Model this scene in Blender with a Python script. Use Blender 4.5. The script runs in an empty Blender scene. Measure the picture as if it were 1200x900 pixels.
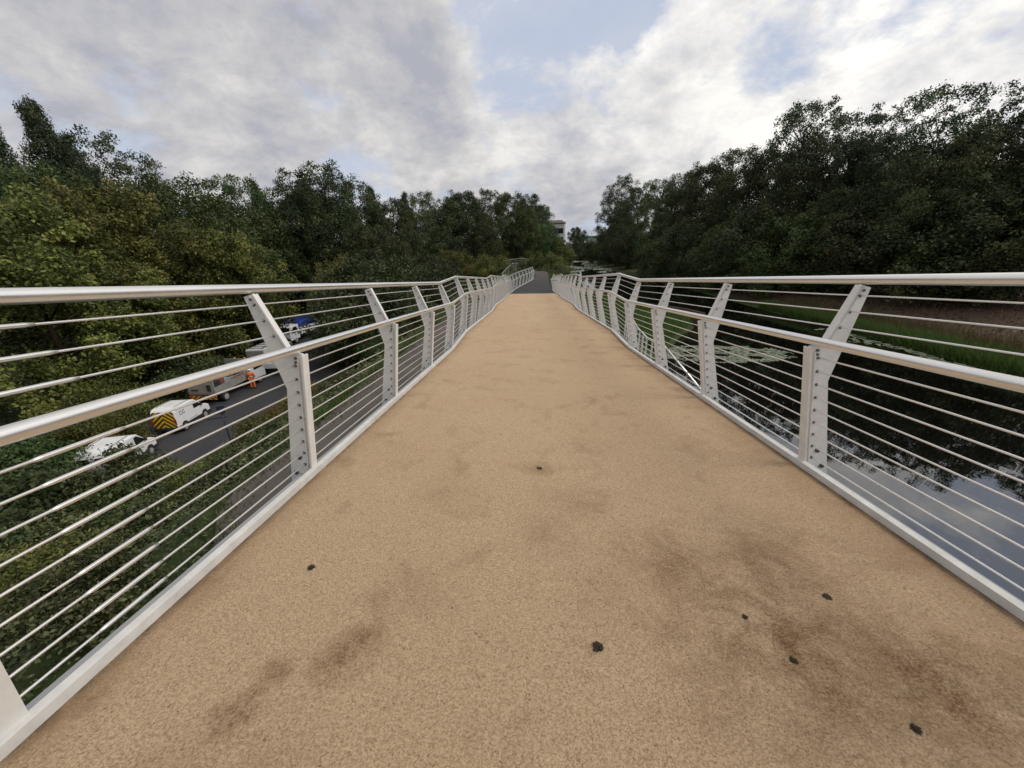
import bpy, bmesh, math, random
import numpy as np
from mathutils import Vector, Matrix

R = math.radians
sc = bpy.context.scene
COL = sc.collection
rng = np.random.default_rng(11)
random.seed(5)

# ------------------------------------------------------------------ helpers
def lerp(a, b, t): return a + (b - a) * t
def sstep(a, b, x):
    t = min(1., max(0., (x - a) / (b - a)))
    return t * t * (3 - 2 * t)

def tag(o, label=None, cat=None, group=None, kind=None):
    if label: o['label'] = label
    if cat: o['category'] = cat
    if group: o['group'] = group
    if kind: o['kind'] = kind
    return o

def empty(name, loc=(0, 0, 0), rz=0.0, label=None, cat=None, group=None):
    o = bpy.data.objects.new(name, None)
    o.empty_display_size = .3
    COL.objects.link(o)
    o.location = loc
    o.rotation_euler = (0, 0, rz)
    return tag(o, label, cat, group)

def link(name, me, parent=None, loc=(0, 0, 0), rot=(0, 0, 0), scale=(1, 1, 1)):
    o = bpy.data.objects.new(name, me)
    COL.objects.link(o)
    if parent: o.parent = parent
    o.location = loc; o.rotation_euler = rot; o.scale = scale
    return o

def copy_tree(o, parent=None):
    c = o.copy(); COL.objects.link(c); c.parent = parent
    for ch in list(o.children): copy_tree(ch, c)
    return c

class MB:
    """collects shapes for one mesh"""
    def __init__(s): s.v = []; s.f = []; s.m = []; s.sm = []
    def add(s, vs, fs, mi=0, smooth=False):
        b = len(s.v); s.v += [tuple(map(float, p)) for p in vs]
        for f in fs:
            s.f.append(tuple(b + i for i in f)); s.m.append(mi); s.sm.append(smooth)
        return s
    def box(s, c, d, mi=0, rz=0):
        x, y, z = d[0] / 2, d[1] / 2, d[2] / 2
        vs = [(-x, -y, -z), (x, -y, -z), (x, y, -z), (-x, y, -z), (-x, -y, z), (x, -y, z), (x, y, z), (-x, y, z)]
        cr, sr = math.cos(rz), math.sin(rz)
        vs = [(c[0] + p[0] * cr - p[1] * sr, c[1] + p[0] * sr + p[1] * cr, c[2] + p[2]) for p in vs]
        return s.add(vs, [(0, 3, 2, 1), (4, 5, 6, 7), (0, 1, 5, 4), (1, 2, 6, 5), (2, 3, 7, 6), (3, 0, 4, 7)], mi)
    def prism(s, poly, a, b, axis='y', mi=0):
        """poly of 2-D points, extruded from a to b along axis"""
        n = len(poly)
        def P(p, t):
            return (p[0], t, p[1]) if axis == 'y' else ((t, p[0], p[1]) if axis == 'x' else (p[0], p[1], t))
        vs = [P(p, a) for p in poly] + [P(p, b) for p in poly]
        fs = [tuple(range(n)), tuple(range(2 * n - 1, n - 1, -1))]
        for i in range(n):
            j = (i + 1) % n
            fs.append((i, i + n, j + n, j))
        return s.add(vs, fs, mi)
    def tube(s, pts, r, n=8, mi=0, caps=True, smooth=True):
        pts = [Vector(p) for p in pts]
        rs = r if isinstance(r, (list, tuple)) else [r] * len(pts)
        vs = []; fs = []
        for i, p in enumerate(pts):
            t = (pts[min(i + 1, len(pts) - 1)] - pts[max(i - 1, 0)]).normalized()
            up = Vector((0, 0, 1)) if abs(t.z) < .9 else Vector((0, 1, 0))
            a = t.cross(up).normalized(); b = a.cross(t).normalized()
            for k in range(n):
                w = 2 * math.pi * k / n
                vs.append(p + (a * math.cos(w) + b * math.sin(w)) * rs[i])
        for i in range(len(pts) - 1):
            for k in range(n):
                k2 = (k + 1) % n
                fs.append((i * n + k, i * n + k2, (i + 1) * n + k2, (i + 1) * n + k))
        s.add(vs, fs, mi, smooth)
        if caps:
            b = len(s.v) - len(vs)
            s.f.append(tuple(b + k for k in range(n - 1, -1, -1))); s.m.append(mi); s.sm.append(False)
            e = b + (len(pts) - 1) * n
            s.f.append(tuple(e + k for k in range(n))); s.m.append(mi); s.sm.append(False)
        return s
    def mesh(s, name, mats):
        me = bpy.data.meshes.new(name)
        me.from_pydata(s.v, [], s.f)
        for m in mats: me.materials.append(m)
        me.polygons.foreach_set('material_index', s.m)
        me.polygons.foreach_set('use_smooth', s.sm)
        bm = bmesh.new(); bm.from_mesh(me)
        bmesh.ops.recalc_face_normals(bm, faces=bm.faces)
        bm.to_mesh(me); bm.free(); me.update()
        return me
    def build(s, name, mats, parent=None, loc=(0, 0, 0), bevel=0, rot=(0, 0, 0)):
        if not isinstance(mats, (list, tuple)): mats = [mats]
        o = link(name, s.mesh(name, mats), parent, loc, rot)
        if bevel:
            bv = o.modifiers.new('bevel', 'BEVEL'); bv.width = bevel; bv.segments = 3; bv.limit_method = 'ANGLE'; bv.angle_limit = R(35)
        return o

def quads_mesh(name, verts, nper, mat, attrs=None, smooth=False):
    """verts (n*nper,3): one n-gon each; attrs: dict name -> per-face float"""
    n = len(verts) // nper
    me = bpy.data.meshes.new(name)
    me.vertices.add(n * nper); me.vertices.foreach_set('co', np.ascontiguousarray(verts, dtype=np.float32).ravel())
    me.loops.add(n * nper); me.loops.foreach_set('vertex_index', np.arange(n * nper, dtype=np.int32))
    me.polygons.add(n)
    me.polygons.foreach_set('loop_start', np.arange(0, n * nper, nper, dtype=np.int32))
    me.polygons.foreach_set('loop_total', np.full(n, nper, dtype=np.int32))
    me.update(calc_edges=True)
    for k, v in (attrs or {}).items():
        a = me.attributes.new(k, 'FLOAT', 'FACE'); a.data.foreach_set('value', np.ascontiguousarray(v, dtype=np.float32))
    me.materials.append(mat)
    return me

# ------------------------------------------------------------------ materials
class NT:
    def __init__(s, mat):
        mat.use_nodes = True
        s.t = mat.node_tree; s.t.nodes.clear()
    def n(s, typ, **kw):
        o = s.t.nodes.new(typ)
        for k, v in kw.items():
            if k.startswith('i_'): o.inputs[k[2:].replace('_', ' ')].default_value = v
            else: setattr(o, k, v)
        return o
    def l(s, a, b): s.t.links.new(a, b)
    def math(s, op, a, b=None, c=None, clamp=False):
        o = s.n('ShaderNodeMath', operation=op); o.use_clamp = clamp
        for i, x in enumerate((a, b, c)):
            if x is None: continue
            if isinstance(x, (int, float)): o.inputs[i].default_value = x
            else: s.l(x, o.inputs[i])
        return o.outputs[0]
    def noise(s, vec, scale, detail=4, rough=.55, dist=0):
        o = s.n('ShaderNodeTexNoise'); o.inputs['Scale'].default_value = scale; o.inputs['Detail'].default_value = detail
        o.inputs['Roughness'].default_value = rough; o.inputs['Distortion'].default_value = dist
        if vec is not None: s.l(vec, o.inputs['Vector'])
        return o.outputs['Fac']
    def ramp(s, fac, stops, interp='LINEAR'):
        o = s.n('ShaderNodeValToRGB'); o.color_ramp.interpolation = interp
        el = o.color_ramp.elements
        while len(el) < len(stops): el.new(.5)
        for e, (p, c) in zip(el, stops):
            e.position = p; e.color = (*c, 1) if len(c) == 3 else (c[0],) * 3 + (1,)
        s.l(fac, o.inputs[0]); return o.outputs[0]
    def mix(s, fac, a, b, blend='MIX'):
        o = s.n('ShaderNodeMix', data_type='RGBA', blend_type=blend)
        for sock, x in ((o.inputs[0], fac), (o.inputs[6], a), (o.inputs[7], b)):
            if isinstance(x, (int, float)): sock.default_value = x
            elif isinstance(x, tuple): sock.default_value = (*x, 1) if len(x) == 3 else x
            else: s.l(x, sock)
        return o.outputs[2]
    def mapr(s, x, a, b, c=0., d=1.):
        o = s.n('ShaderNodeMapRange'); s.l(x, o.inputs[0])
        for i, v in enumerate((a, b, c, d)): o.inputs[i + 1].default_value = v
        return o.outputs[0]
    def obj(s): return s.n('ShaderNodeTexCoord').outputs['Object']
    def out(s, shader): s.l(shader, s.n('ShaderNodeOutputMaterial').inputs['Surface'])
    def bsdf(s, col=None, rough=.6, metal=0., spec=.5, normal=None, ior=None):
        b = s.n('ShaderNodeBsdfPrincipled')
        if isinstance(col, tuple): b.inputs['Base Color'].default_value = (*col, 1)
        elif col is not None: s.l(col, b.inputs['Base Color'])
        if isinstance(rough, (int, float)): b.inputs['Roughness'].default_value = rough
        else: s.l(rough, b.inputs['Roughness'])
        b.inputs['Metallic'].default_value = metal
        b.inputs['Specular IOR Level'].default_value = spec
        if ior: b.inputs['IOR'].default_value = ior
        if normal is not None: s.l(normal, b.inputs['Normal'])
        return b.outputs[0]
    def bump(s, h, strength=.3, dist=.01):
        b = s.n('ShaderNodeBump'); b.inputs['Strength'].default_value = strength; b.inputs['Distance'].default_value = dist
        s.l(h, b.inputs['Height']); return b.outputs[0]

def M(name): return bpy.data.materials.new(name)

def paint(name, col, rough=.4, metal=0., var=.12, scale=6., spec=.5):
    m = M(name); t = NT(m); v = t.obj()
    n = t.noise(v, scale, 6, .65)
    c = t.mix(t.mapr(n, .3, .75), tuple(x * (1 - var) for x in col), tuple(min(1, x * (1 + var * .4)) for x in col))
    rg = t.mapr(n, .3, .7, rough * .85, min(1, rough * 1.2))
    t.out(t.bsdf(c, rg, metal, spec)); return m

WHITE_PAINT = paint('post_paint', (.72, .71, .69), .42, 0, .16, 7)
KERB_PAINT = paint('kerb_paint', (.63, .62, .595), .5, 0, .2, 9)
STEEL = paint('satin_steel', (.93, .91, .88), .33, 1., .04, .8)
WIRE = paint('wire_steel', (.90, .88, .85), .38, 1., .04, 1)
BOLT = paint('bolt_steel', (.16, .16, .17), .4, .8, .3, 40)
SLABM = paint('deck_steel', (.32, .33, .34), .6, 0, .2, 1)
VANW = paint('vehicle_white', (.78, .78, .79), .3, 0, .06, 2)
GLASS = paint('dark_glass', (.012, .014, .016), .06, 0, .1, 2, .6)
TYRE = paint('tyre_rubber', (.02, .02, .02), .8, 0, .3, 9)
RIM = paint('wheel_rim', (.45, .45, .46), .4, .3, .2, 9)
TRIMD = paint('dark_trim', (.03, .03, .032), .6, 0, .2, 5)
GREYBOARD = paint('tailboard_grey', (.33, .30, .26), .65, 0, .35, 3)
RUSTY = paint('rusty_load', (.30, .10, .07), .7, 0, .3, 5)
BLUEC = paint('blue_canopy', (.018, .05, .26), .55, 0, .2, 2)
BLUEP = paint('blue_plastic', (.03, .07, .22), .5, 0, .2, 4)
REDP = paint('red_lens', (.45, .03, .03), .35, 0, .2, 4)
AMBER = paint('amber_lens', (.7, .25, .03), .35, 0, .1, 4)
HIVIS = paint('hi_vis_orange', (.80, .17, .03), .75, 0, .2, 14)
HIREF = paint('reflective_tape', (.6, .6, .55), .4, 0, .1, 9)
SKIN = paint('skin', (.45, .27, .2), .6, 0, .1, 9)
HELM = paint('helmet_white', (.75, .76, .8), .35, 0, .05, 9)
BOOT = paint('boot_black', (.02, .02, .02), .7, 0, .2, 9)
MAST = paint('mast_blue', (.02, .028, .06), .5, 0, .2, 9)
RENDERW = paint('white_render', (.46, .45, .43), .8, 0, .12, .3)
BRIDGEGREEN = paint('bridge_green', (.03, .10, .075), .6, 0, .2, .4)
GALV = paint('galvanised_grey', (.32, .33, .31), .55, .2, .3, 2)
TIMBER = paint('wet_timber', (.12, .06, .042), .75, 0, .45, 2.5)
BARK = M('bark')
t = NT(BARK); v = t.obj()
mp = t.n('ShaderNodeMapping'); mp.inputs['Scale'].default_value = (6, 6, 1.2); t.l(v, mp.inputs[0])
n1 = t.noise(mp.outputs[0], 3, 8, .7)
t.out(t.bsdf(t.ramp(n1, [(.3, (.02, .016, .012)), (.6, (.075, .06, .045)), (.8, (.13, .115, .095))]), .9, 0, .2, t.bump(n1, .8, .05)))

# chevrons: alternating yellow and black bands rising to the middle of the tail
def chevmat(name, ca, cb, k):
    m = M(name); t = NT(m); v = t.obj()
    s = t.n('ShaderNodeSeparateXYZ'); t.l(v, s.inputs[0])
    h = t.math('ADD', s.outputs[2], t.math('MULTIPLY', t.math('ABSOLUTE', s.outputs[0]), .8))
    b = t.math('GREATER_THAN', t.math('FRACT', t.math('MULTIPLY', h, k)), .52)
    n = t.noise(v, 9, 4)
    c = t.mix(b, ca, cb)
    c = t.mix(t.mapr(n, .45, .8, 0, .35), c, (.08, .06, .04))
    t.out(t.bsdf(c, .45)); return m
CHEV = chevmat('chevron_yellow_black', (.75, .47, .02), (.03, .014, .01), 3.2)
CHEVR = chevmat('chevron_yellow_red', (.6, .38, .04), (.22, .02, .015), 3.2)

# ---- leaves
def leafmat(name, dark, mid, light, trans=.18, hue=.03):
    m = M(name); t = NT(m)
    a = t.n('ShaderNodeAttribute'); a.attribute_name = 'tint'
    c = t.ramp(a.outputs['Fac'], [(.0, dark), (.5, mid), (1., light)])
    oi = t.n('ShaderNodeObjectInfo')
    hs = t.n('ShaderNodeHueSaturation')
    t.l(c, hs.inputs['Color'])
    t.l(t.mapr(oi.outputs['Random'], 0, 1, .5 - hue, .5 + hue * .5), hs.inputs['Hue'])
    t.l(t.mapr(oi.outputs['Random'], 0, 1, .8, 1.2), hs.inputs['Value'])
    c = hs.outputs[0]
    d = t.bsdf(c, .55, 0, .28)
    tr = t.n('ShaderNodeBsdfTranslucent'); t.l(c, tr.inputs[0])
    mx = t.n('ShaderNodeMixShader'); mx.inputs[0].default_value = trans
    t.l(d, mx.inputs[1]); t.l(tr.outputs[0], mx.inputs[2])
    t.out(mx.outputs[0]); return m
L_DARK = leafmat('leaf_dark', (.022, .034, .013), (.047, .066, .024), (.095, .115, .040))
L_MID = leafmat('leaf_mid', (.028, .052, .016), (.062, .102, .030), (.122, .165, .050))
L_OLIVE = leafmat('leaf_olive', (.042, .054, .013), (.108, .124, .028), (.220, .222, .056))
L_BLUE = leafmat('leaf_bluegreen', (.024, .042, .021), (.050, .080, .037), (.100, .135, .062))
L_WEED = leafmat('weed_leaf', (.026, .036, .014), (.066, .086, .030), (.175, .19, .085))
L_YEL = leafmat('yellow_weed', (.08, .06, .012), (.17, .13, .022), (.26, .19, .04))
L_GRASS = leafmat('grass_blade', (.032, .060, .014), (.070, .120, .024), (.13, .18, .045))
L_DRY = leafmat('dry_grass_blade', (.07, .06, .025), (.13, .115, .045), (.2, .17, .07))
L_LITTER = leafmat('leaf_litter', (.045, .028, .018), (.10, .065, .040), (.20, .14, .085), .05)
L_PAD = leafmat('pad_leaf', (.12, .15, .10), (.20, .235, .165), (.33, .35, .27), .05)

# ------------------------------------------------------------------ layout functions (metres; eye at 0,0,1.43, +Y along the bridge)
G = .086
POST0, STEP = .78, 1.78
def post_y(k): return POST0 + STEP * k
LANDINGS = [(post_y(4), post_y(5)), (post_y(9), post_y(10)), (post_y(14), post_y(15))]
RAMP_END = post_y(19)
_ys = [-14.] ; _zs = [14 * G]
y = -14.
for a, b in LANDINGS:
    _zs.append(_zs[-1] - G * (a - _ys[-1])); _ys.append(a)
    _zs.append(_zs[-1] - .008 * (b - a)); _ys.append(b)
_zs.append(_zs[-1] - G * (RAMP_END - _ys[-1])); _ys.append(RAMP_END)
_zs.append(_zs[-1] - .02); _ys.append(95.)
def zdeck(y): return float(np.interp(y, _ys, _zs))
def xshift(y, side=1): return 2.35 * sstep(33, 52, y) if side < 0 else .65 * sstep(40, 62, y)
XL, XR = -1.70, 2.13          # inner foot of the posts on each side

def roadR(y): return -19.4 - 11. * float(sstep(34, 62, y)) - .35 * max(0, y - 55)
_xl = [(-60, .5), (-5, 2.), (0, 4.2), (8, 4.6), (13, 5.1), (16.5, 5.6), (18.6, 7.0), (21, 8.4), (23.5, 10.2), (26, 9.6), (29, 7.4), (34, 6.2), (45, 5.4), (60, 4.4), (76, 3.9), (100, 5.), (118, 8.), (135, 13.5), (160, 26), (220, 62), (300, 120)]
_xr = [(-60, 26), (-10, 20.5), (0, 18.8), (13, 17.9), (25, 17.7), (50, 17.), (73, 15.8), (100, 16.4), (120, 20), (140, 27), (165, 42), (220, 84), (300, 150)]
def _table(tab):
    xs, vs = [p[0] for p in tab], [p[1] for p in tab]
    def f(y):
        if y <= xs[0]: return vs[0]
        for i in range(1, len(xs)):
            if y <= xs[i]: return vs[i - 1] + (vs[i] - vs[i - 1]) * (y - xs[i - 1]) / (xs[i] - xs[i - 1])
        return vs[-1]
    return f
bankL, bankR = _table(_xl), _table(_xr)
WZ = -3.5
def hnoise(x, y): return .25 * math.sin(x * .7 + 1.3 * math.sin(y * .41)) * math.sin(y * .53 + .6 * x) + .12 * math.sin(2.1 * x + y * 1.7)
def hgt(x, y):
    xl, xr = bankL(y), bankR(y)
    bz = -3.0 + .34 * sstep(24, 35, y) + .3 * sstep(75, 130, y)
    if x > xr:
        d = x - xr
        z = -3.45 + 1.1 * float(sstep(0, 9, d)) + 1.2 * float(sstep(9, 30, d)) + 5. * float(sstep(25, 90, d))
        return z + .35 * hnoise(x, y) * min(1, d / 2)
    if x > xl:
        d = min(x - xl, xr - x)
        return WZ - .12 - 1.6 * float(sstep(0, 2.5, d))
    # left bank
    z = bz
    if x > xl - .35: z = lerp(WZ - .05, bz, (xl - x) / .35)
    far = float(sstep(70, 115, y))
    rr = roadR(y)
    if x < -6.0:
        t = min(1., (-6. - x) / (-6. - (rr + .5)))
        zv = lerp(bz, -10.06, 1 - (1 - t) ** 1.55)
        if x > rr + .4: zv += .5 * hnoise(x, y) * math.sin(math.pi * t)
        if x < rr - 8.2:
            d = rr - 8.2 - x
            zv = -10.06 + 1.5 * float(sstep(0, 14, d)) + 7 * float(sstep(14, 70, d)) + .3 * hnoise(x, y) * min(1, d / 3)
        z = lerp(zv, bz + .3 * hnoise(x, y), far)
    return z

# ------------------------------------------------------------------ ground
def axis(parts):
    out = []
    for a, b, n in parts: out += list(np.linspace(a, b, n, endpoint=False))
    return out + [parts[-1][1]]
gx = axis([(-1600, -200, 8), (-200, -60, 20), (-60, 40, 170), (40, 120, 25), (120, 1600, 9)])
gy = axis([(-900, -60, 8), (-60, -12, 20), (-12, 62, 130), (62, 160, 70), (160, 300, 25), (300, 2600, 10)])
nx, ny = len(gx), len(gy)
gv = [(x, y, hgt(x, y)) for y in gy for x in gx]
gf = [(j * nx + i, j * nx + i + 1, (j + 1) * nx + i + 1, (j + 1) * nx + i) for j in range(ny - 1) for i in range(nx - 1)]
me = bpy.data.meshes.new('ground'); me.from_pydata(gv, [], gf)
me.polygons.foreach_set('use_smooth', [True] * len(gf))
soil = np.zeros(len(gv), np.float32)
for i, (x, y, z) in enumerate(gv):
    xr = bankR(y)
    if x > xr: soil[i] = 1.3 * float(sstep(1.2, 2.4, x - xr)) * (1 - float(sstep(55, 90, y)))
a = me.attributes.new('soil', 'FLOAT', 'POINT'); a.data.foreach_set('value', soil)
GR = M('ground_earth'); t = NT(GR); v = t.obj()
at = t.n('ShaderNodeAttribute'); at.attribute_name = 'soil'
n1 = t.noise(v, .35, 6, .6); n2 = t.noise(v, 3., 6, .7); n3 = t.noise(v, 22., 4, .7)
green = t.ramp(n2, [(.3, (.018, .026, .010)), (.55, (.040, .058, .018)), (.75, (.075, .082, .030))])
brown = t.ramp(n3, [(.25, (.050, .033, .025)), (.55, (.105, .072, .055)), (.8, (.175, .13, .10))])
sf = t.math('ADD', at.outputs['Fac'], t.mapr(n1, .35, .65, -.35, .35), clamp=True)
t.out(t.bsdf(t.mix(sf, green, brown), .95, 0, .15, t.bump(n3, .5, .05)))
me.materials.append(GR)
tag(link('ground', me), 'green and brown earth banks around the canal and road', 'ground', kind='structure')

# water
WATER = M('canal_water'); t = NT(WATER); v = t.obj()
mp = t.n('ShaderNodeMapping'); mp.inputs['Scale'].default_value = (1, .6, 1); t.l(v, mp.inputs[0])
nw = t.noise(mp.outputs[0], 1.1, 3, .5); nw2 = t.noise(mp.outputs[0], 9., 2, .5)
hh = t.math('ADD', t.math('MULTIPLY', nw, 1.), t.math('MULTIPLY', nw2, .10))
t.out(t.bsdf((.003, .003, .0025), .01, 0, .5, t.bump(hh, .03, .12), 2.3))
rows = axis([(-60, 160, 120), (160, 300, 20)])
wv = []; wf = []
for y in rows:
    for s in np.linspace(0, 1, 9): wv.append((lerp(bankL(y) - .5, bankR(y) + .5, s), y, WZ))
for j in range(len(rows) - 1):
    for i in range(8): wf.append((j * 9 + i, j * 9 + i + 1, (j + 1) * 9 + i + 1, (j + 1) * 9 + i))
me = bpy.data.meshes.new('canal_water'); me.from_pydata(wv, [], wf); me.materials.append(WATER)
tag(link('canal_water', me), 'dark still canal water reflecting trees and sky', 'water', kind='structure')

# surfaces
def strip(name, ys, left, right, zf, mat, ncol=2, kind='structure', label=None, cat=None):
    vs = []; fs = []
    for y in ys:
        for s in np.linspace(0, 1, ncol):
            x = lerp(left(y), right(y), s); vs.append((x, y, zf(x, y)))
    for j in range(len(ys) - 1):
        for i in range(ncol - 1):
            fs.append((j * ncol + i, j * ncol + i + 1, (j + 1) * ncol + i + 1, (j + 1) * ncol + i))
    me = bpy.data.meshes.new(name); me.from_pydata(vs, [], fs); me.materials.append(mat)
    return tag(link(name, me), label, cat, kind=kind)

ASPH = M('asphalt'); t = NT(ASPH); v = t.obj()
n1 = t.noise(v, .8, 6, .65); n2 = t.noise(v, 60, 3, .7)
c = t.mix(t.mapr(n1, .3, .7), (.038, .038, .043), (.065, .063, .066))
c = t.mix(t.mapr(n2, .3, .8), t.mix(.5, c, (.02, .02, .02)), c)
s = t.n('ShaderNodeSeparateXYZ'); t.l(v, s.inputs[0])
c = t.mix(t.math('MULTIPLY', t.mapr(s.outputs[1], 40, 62), t.mapr(n1, .3, .6, .4, 1.)), c, (.10, .088, .07))
t.out(t.bsdf(c, .85, 0, .3, t.bump(n2, .4, .01)))
ROADM = M('road_asphalt'); t = NT(ROADM); v = t.obj()
n1 = t.noise(v, .25, 6, .65); n2 = t.noise(v, 18, 4, .7)
c = t.mix(t.mapr(n1, .3, .7), (.040, .040, .046), (.062, .060, .064))
t.out(t.bsdf(t.mix(t.mapr(n2, .35, .8, 0, .5), c, (.03, .03, .032)), .8, 0, .3))
TOWM = M('towpath_grit'); t = NT(TOWM); v = t.obj()
n1 = t.noise(v, .7, 6, .65); n2 = t.noise(v, 25, 4, .7)
c = t.mix(t.mapr(n1, .3, .7), (.085, .072, .062), (.135, .118, .104))
t.out(t.bsdf(t.mix(t.mapr(n2, .4, .8, 0, .5), c, (.06, .05, .045)), .9, 0, .2))

strip('road', list(np.arange(-12, 62, 2.)) + [66, 72, 80], lambda y: roadR(y) - 8.0, roadR, lambda x, y: -10.0, ROADM, 3, label='dark tarmac road below the bridge', cat='road')
tz = lambda x, y: -3.0 + .34 * sstep(24, 35, y) + .03
strip('towpath', list(np.arange(-10, 47, .8)), lambda y: -5.75 + .08 * math.sin(y * .9) + 4.3 * (1 - sstep(-.2, 6.2, y)), lambda y: -3.0 + .1 * math.sin(y * .7 + 1) + 3.8 * (1 - sstep(-2., 4., y)), tz, TOWM, 3, label='grey grit towpath beside the bridge', cat='path')
# kerb along the road
mb = MB(); mb.tube([(roadR(y) + .08, y, -10.0) for y in np.arange(-10, 60, 2.)], .11, 4)
tag(mb.build('road_kerb', [TOWM]), 'low grey kerb along the right side of the road', 'kerb', kind='structure')

# deck surface: tan bonded stone with real stains
DECK = M('tan_bonded_aggregate'); t = NT(DECK); v = t.obj()
big = t.noise(v, .55, 5, .6); mid = t.noise(v, 2.6, 7, .68, .4); fine = t.noise(v, 105, 4, .8, .3); grain = t.noise(v, 210, 3, .75)
vo = t.n('ShaderNodeTexVoronoi'); vo.inputs['Scale'].default_value = 150; t.l(v, vo.inputs['Vector'])
c = t.mix(t.mapr(big, .3, .7), (.545, .385, .235), (.605, .440, .278))
c = t.mix(t.mapr(fine, .33, .58), (.25, .163, .09), c)
c = t.mix(t.mapr(grain, .52, .72, 0, .6), c, (.74, .60, .44))
c = t.mix(t.mapr(mid, .54, .76, 0, .6), c, (.235, .140, .068))
sp = t.noise(v, 46, 3, .75)
c = t.mix(t.mapr(sp, .62, .71, 0, .7), c, (.11, .064, .034))
# stains where mud was walked in
sd = None
for (px, py, rad, amt) in [(1.02, 1.12, .62, .85), (1.45, .95, .55, .75), (1.2, 1.5, .55, .6), (-.74, .98, .15, 1.), (-.70, 1.08, .10, .9), (-1.02, .77, .12, 1.), (-.98, .92, .09, .8), (-1.0, .84, .07, .8), (.75, 1.55, .42, .6), (.35, 1.35, .3, .3), (.1, 1.75, .30, .35), (-.55, 1.3, .3, .2), (.07, 2.54, .16, .5),
                           (1.5, 1.7, .45, .4), (.25, 2.1, .35, .3), (-.9, .55, .4, .3), (.5, 2.9, .3, .3), (-.6, 2.2, .3, .25)]:
    d = t.n('ShaderNodeVectorMath', operation='DISTANCE'); t.l(v, d.inputs[0]); d.inputs[1].default_value = (px, py, -py * G)
    f = t.math('MULTIPLY', t.mapr(d.outputs['Value'], rad, rad * .1, 0, 1), amt)
    sd = f if sd is None else t.math('MAXIMUM', sd, f)
wn = t.noise(v, 5.5, 10, .82, .3)
sd = t.math('MULTIPLY', sd, t.mapr(wn, .38, .60, 0, 1.3), clamp=True)
grit = t.mapr(t.noise(v, 110, 4, .8), .36, .60, .35, 1.15)
c = t.mix(t.math('MULTIPLY', sd, grit, clamp=True), c, (.155, .080, .032))
# dirt gathered along both edges, plus contact shade painted in against the kerbs
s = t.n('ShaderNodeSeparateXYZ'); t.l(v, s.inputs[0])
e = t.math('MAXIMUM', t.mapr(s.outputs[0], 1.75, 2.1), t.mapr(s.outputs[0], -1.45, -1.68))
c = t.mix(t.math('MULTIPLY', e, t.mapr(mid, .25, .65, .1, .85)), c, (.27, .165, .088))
e2 = t.math('MAXIMUM', t.mapr(s.outputs[0], 2.03, 2.085), t.mapr(s.outputs[0], -1.60, -1.655))  # thin line at each kerb: contact shadow painted into the dirt colour
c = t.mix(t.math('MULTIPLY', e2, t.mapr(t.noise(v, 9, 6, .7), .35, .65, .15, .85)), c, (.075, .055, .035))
hgtn = t.math('ADD', t.math('MULTIPLY', fine, .6), t.math('MULTIPLY', grain, .4))
t.out(t.bsdf(c, .88, 0, .25, t.bump(hgtn, 1., .012)))

END_TAN = 30.3
ysd = sorted(set([-8.] + [a for ab in LANDINGS[:3] for a in ab] + list(np.arange(-6, 30, 2.)) + [END_TAN]))
KI = .045
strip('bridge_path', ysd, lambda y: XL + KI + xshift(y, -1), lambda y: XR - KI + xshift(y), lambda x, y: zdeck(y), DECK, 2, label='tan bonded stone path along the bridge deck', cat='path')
ysa = sorted([END_TAN, RAMP_END] + [float(q) for q in range(31, 64)])
strip('asphalt_path', ysa, lambda y: XL + KI + xshift(y, -1), lambda y: XR - KI + xshift(y), lambda x, y: zdeck(y), ASPH, 2, label='dark asphalt path beyond the tan bridge deck', cat='path')

# footbridge structure below the surface
fb = empty('footbridge', (0, 8, zdeck(8) - .3), 0, 'long white edged ramped footbridge with tan deck above the canal bank', 'footbridge')
mb = MB()
ysb = sorted(set([-8.] + [a for ab in LANDINGS[:3] for a in ab] + [34.1]))
prof = [(XL - .1, -.012), (XR + .1, -.012), (XR + .1, -.22), (XR - .9, -.62), (XL + .9, -.62), (XL - .1, -.22)]
vs = []; fs = []
for y in ysb: vs += [(p[0], y - 8, zdeck(y) + p[1] - (zdeck(8) - .3)) for p in prof]
n = len(prof)
for j in range(len(ysb) - 1):
    for i in range(n): fs.append((j * n + i, j * n + (i + 1) % n, (j + 1) * n + (i + 1) % n, (j + 1) * n + i))
fs += [tuple(range(n)), tuple(range((len(ysb) - 1) * n, len(ysb) * n))]
mb.add(vs, fs); mb.build('deck_box', [SLABM], fb)
for yy in (-4., 12., 22.):
    mb = MB(); zb = hgt(.3, yy) - .3; zt = zdeck(yy) - .61
    mb.prism([(-.55 + .2, zb), (.55 + .2, zb), (.85 + .2, zt), (-.85 + .2, zt)], yy - .3, yy + .3)
    mb.build('pier', [SLABM], fb, (0, -8, -(zdeck(8) - .3)), bevel=.03)

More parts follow.
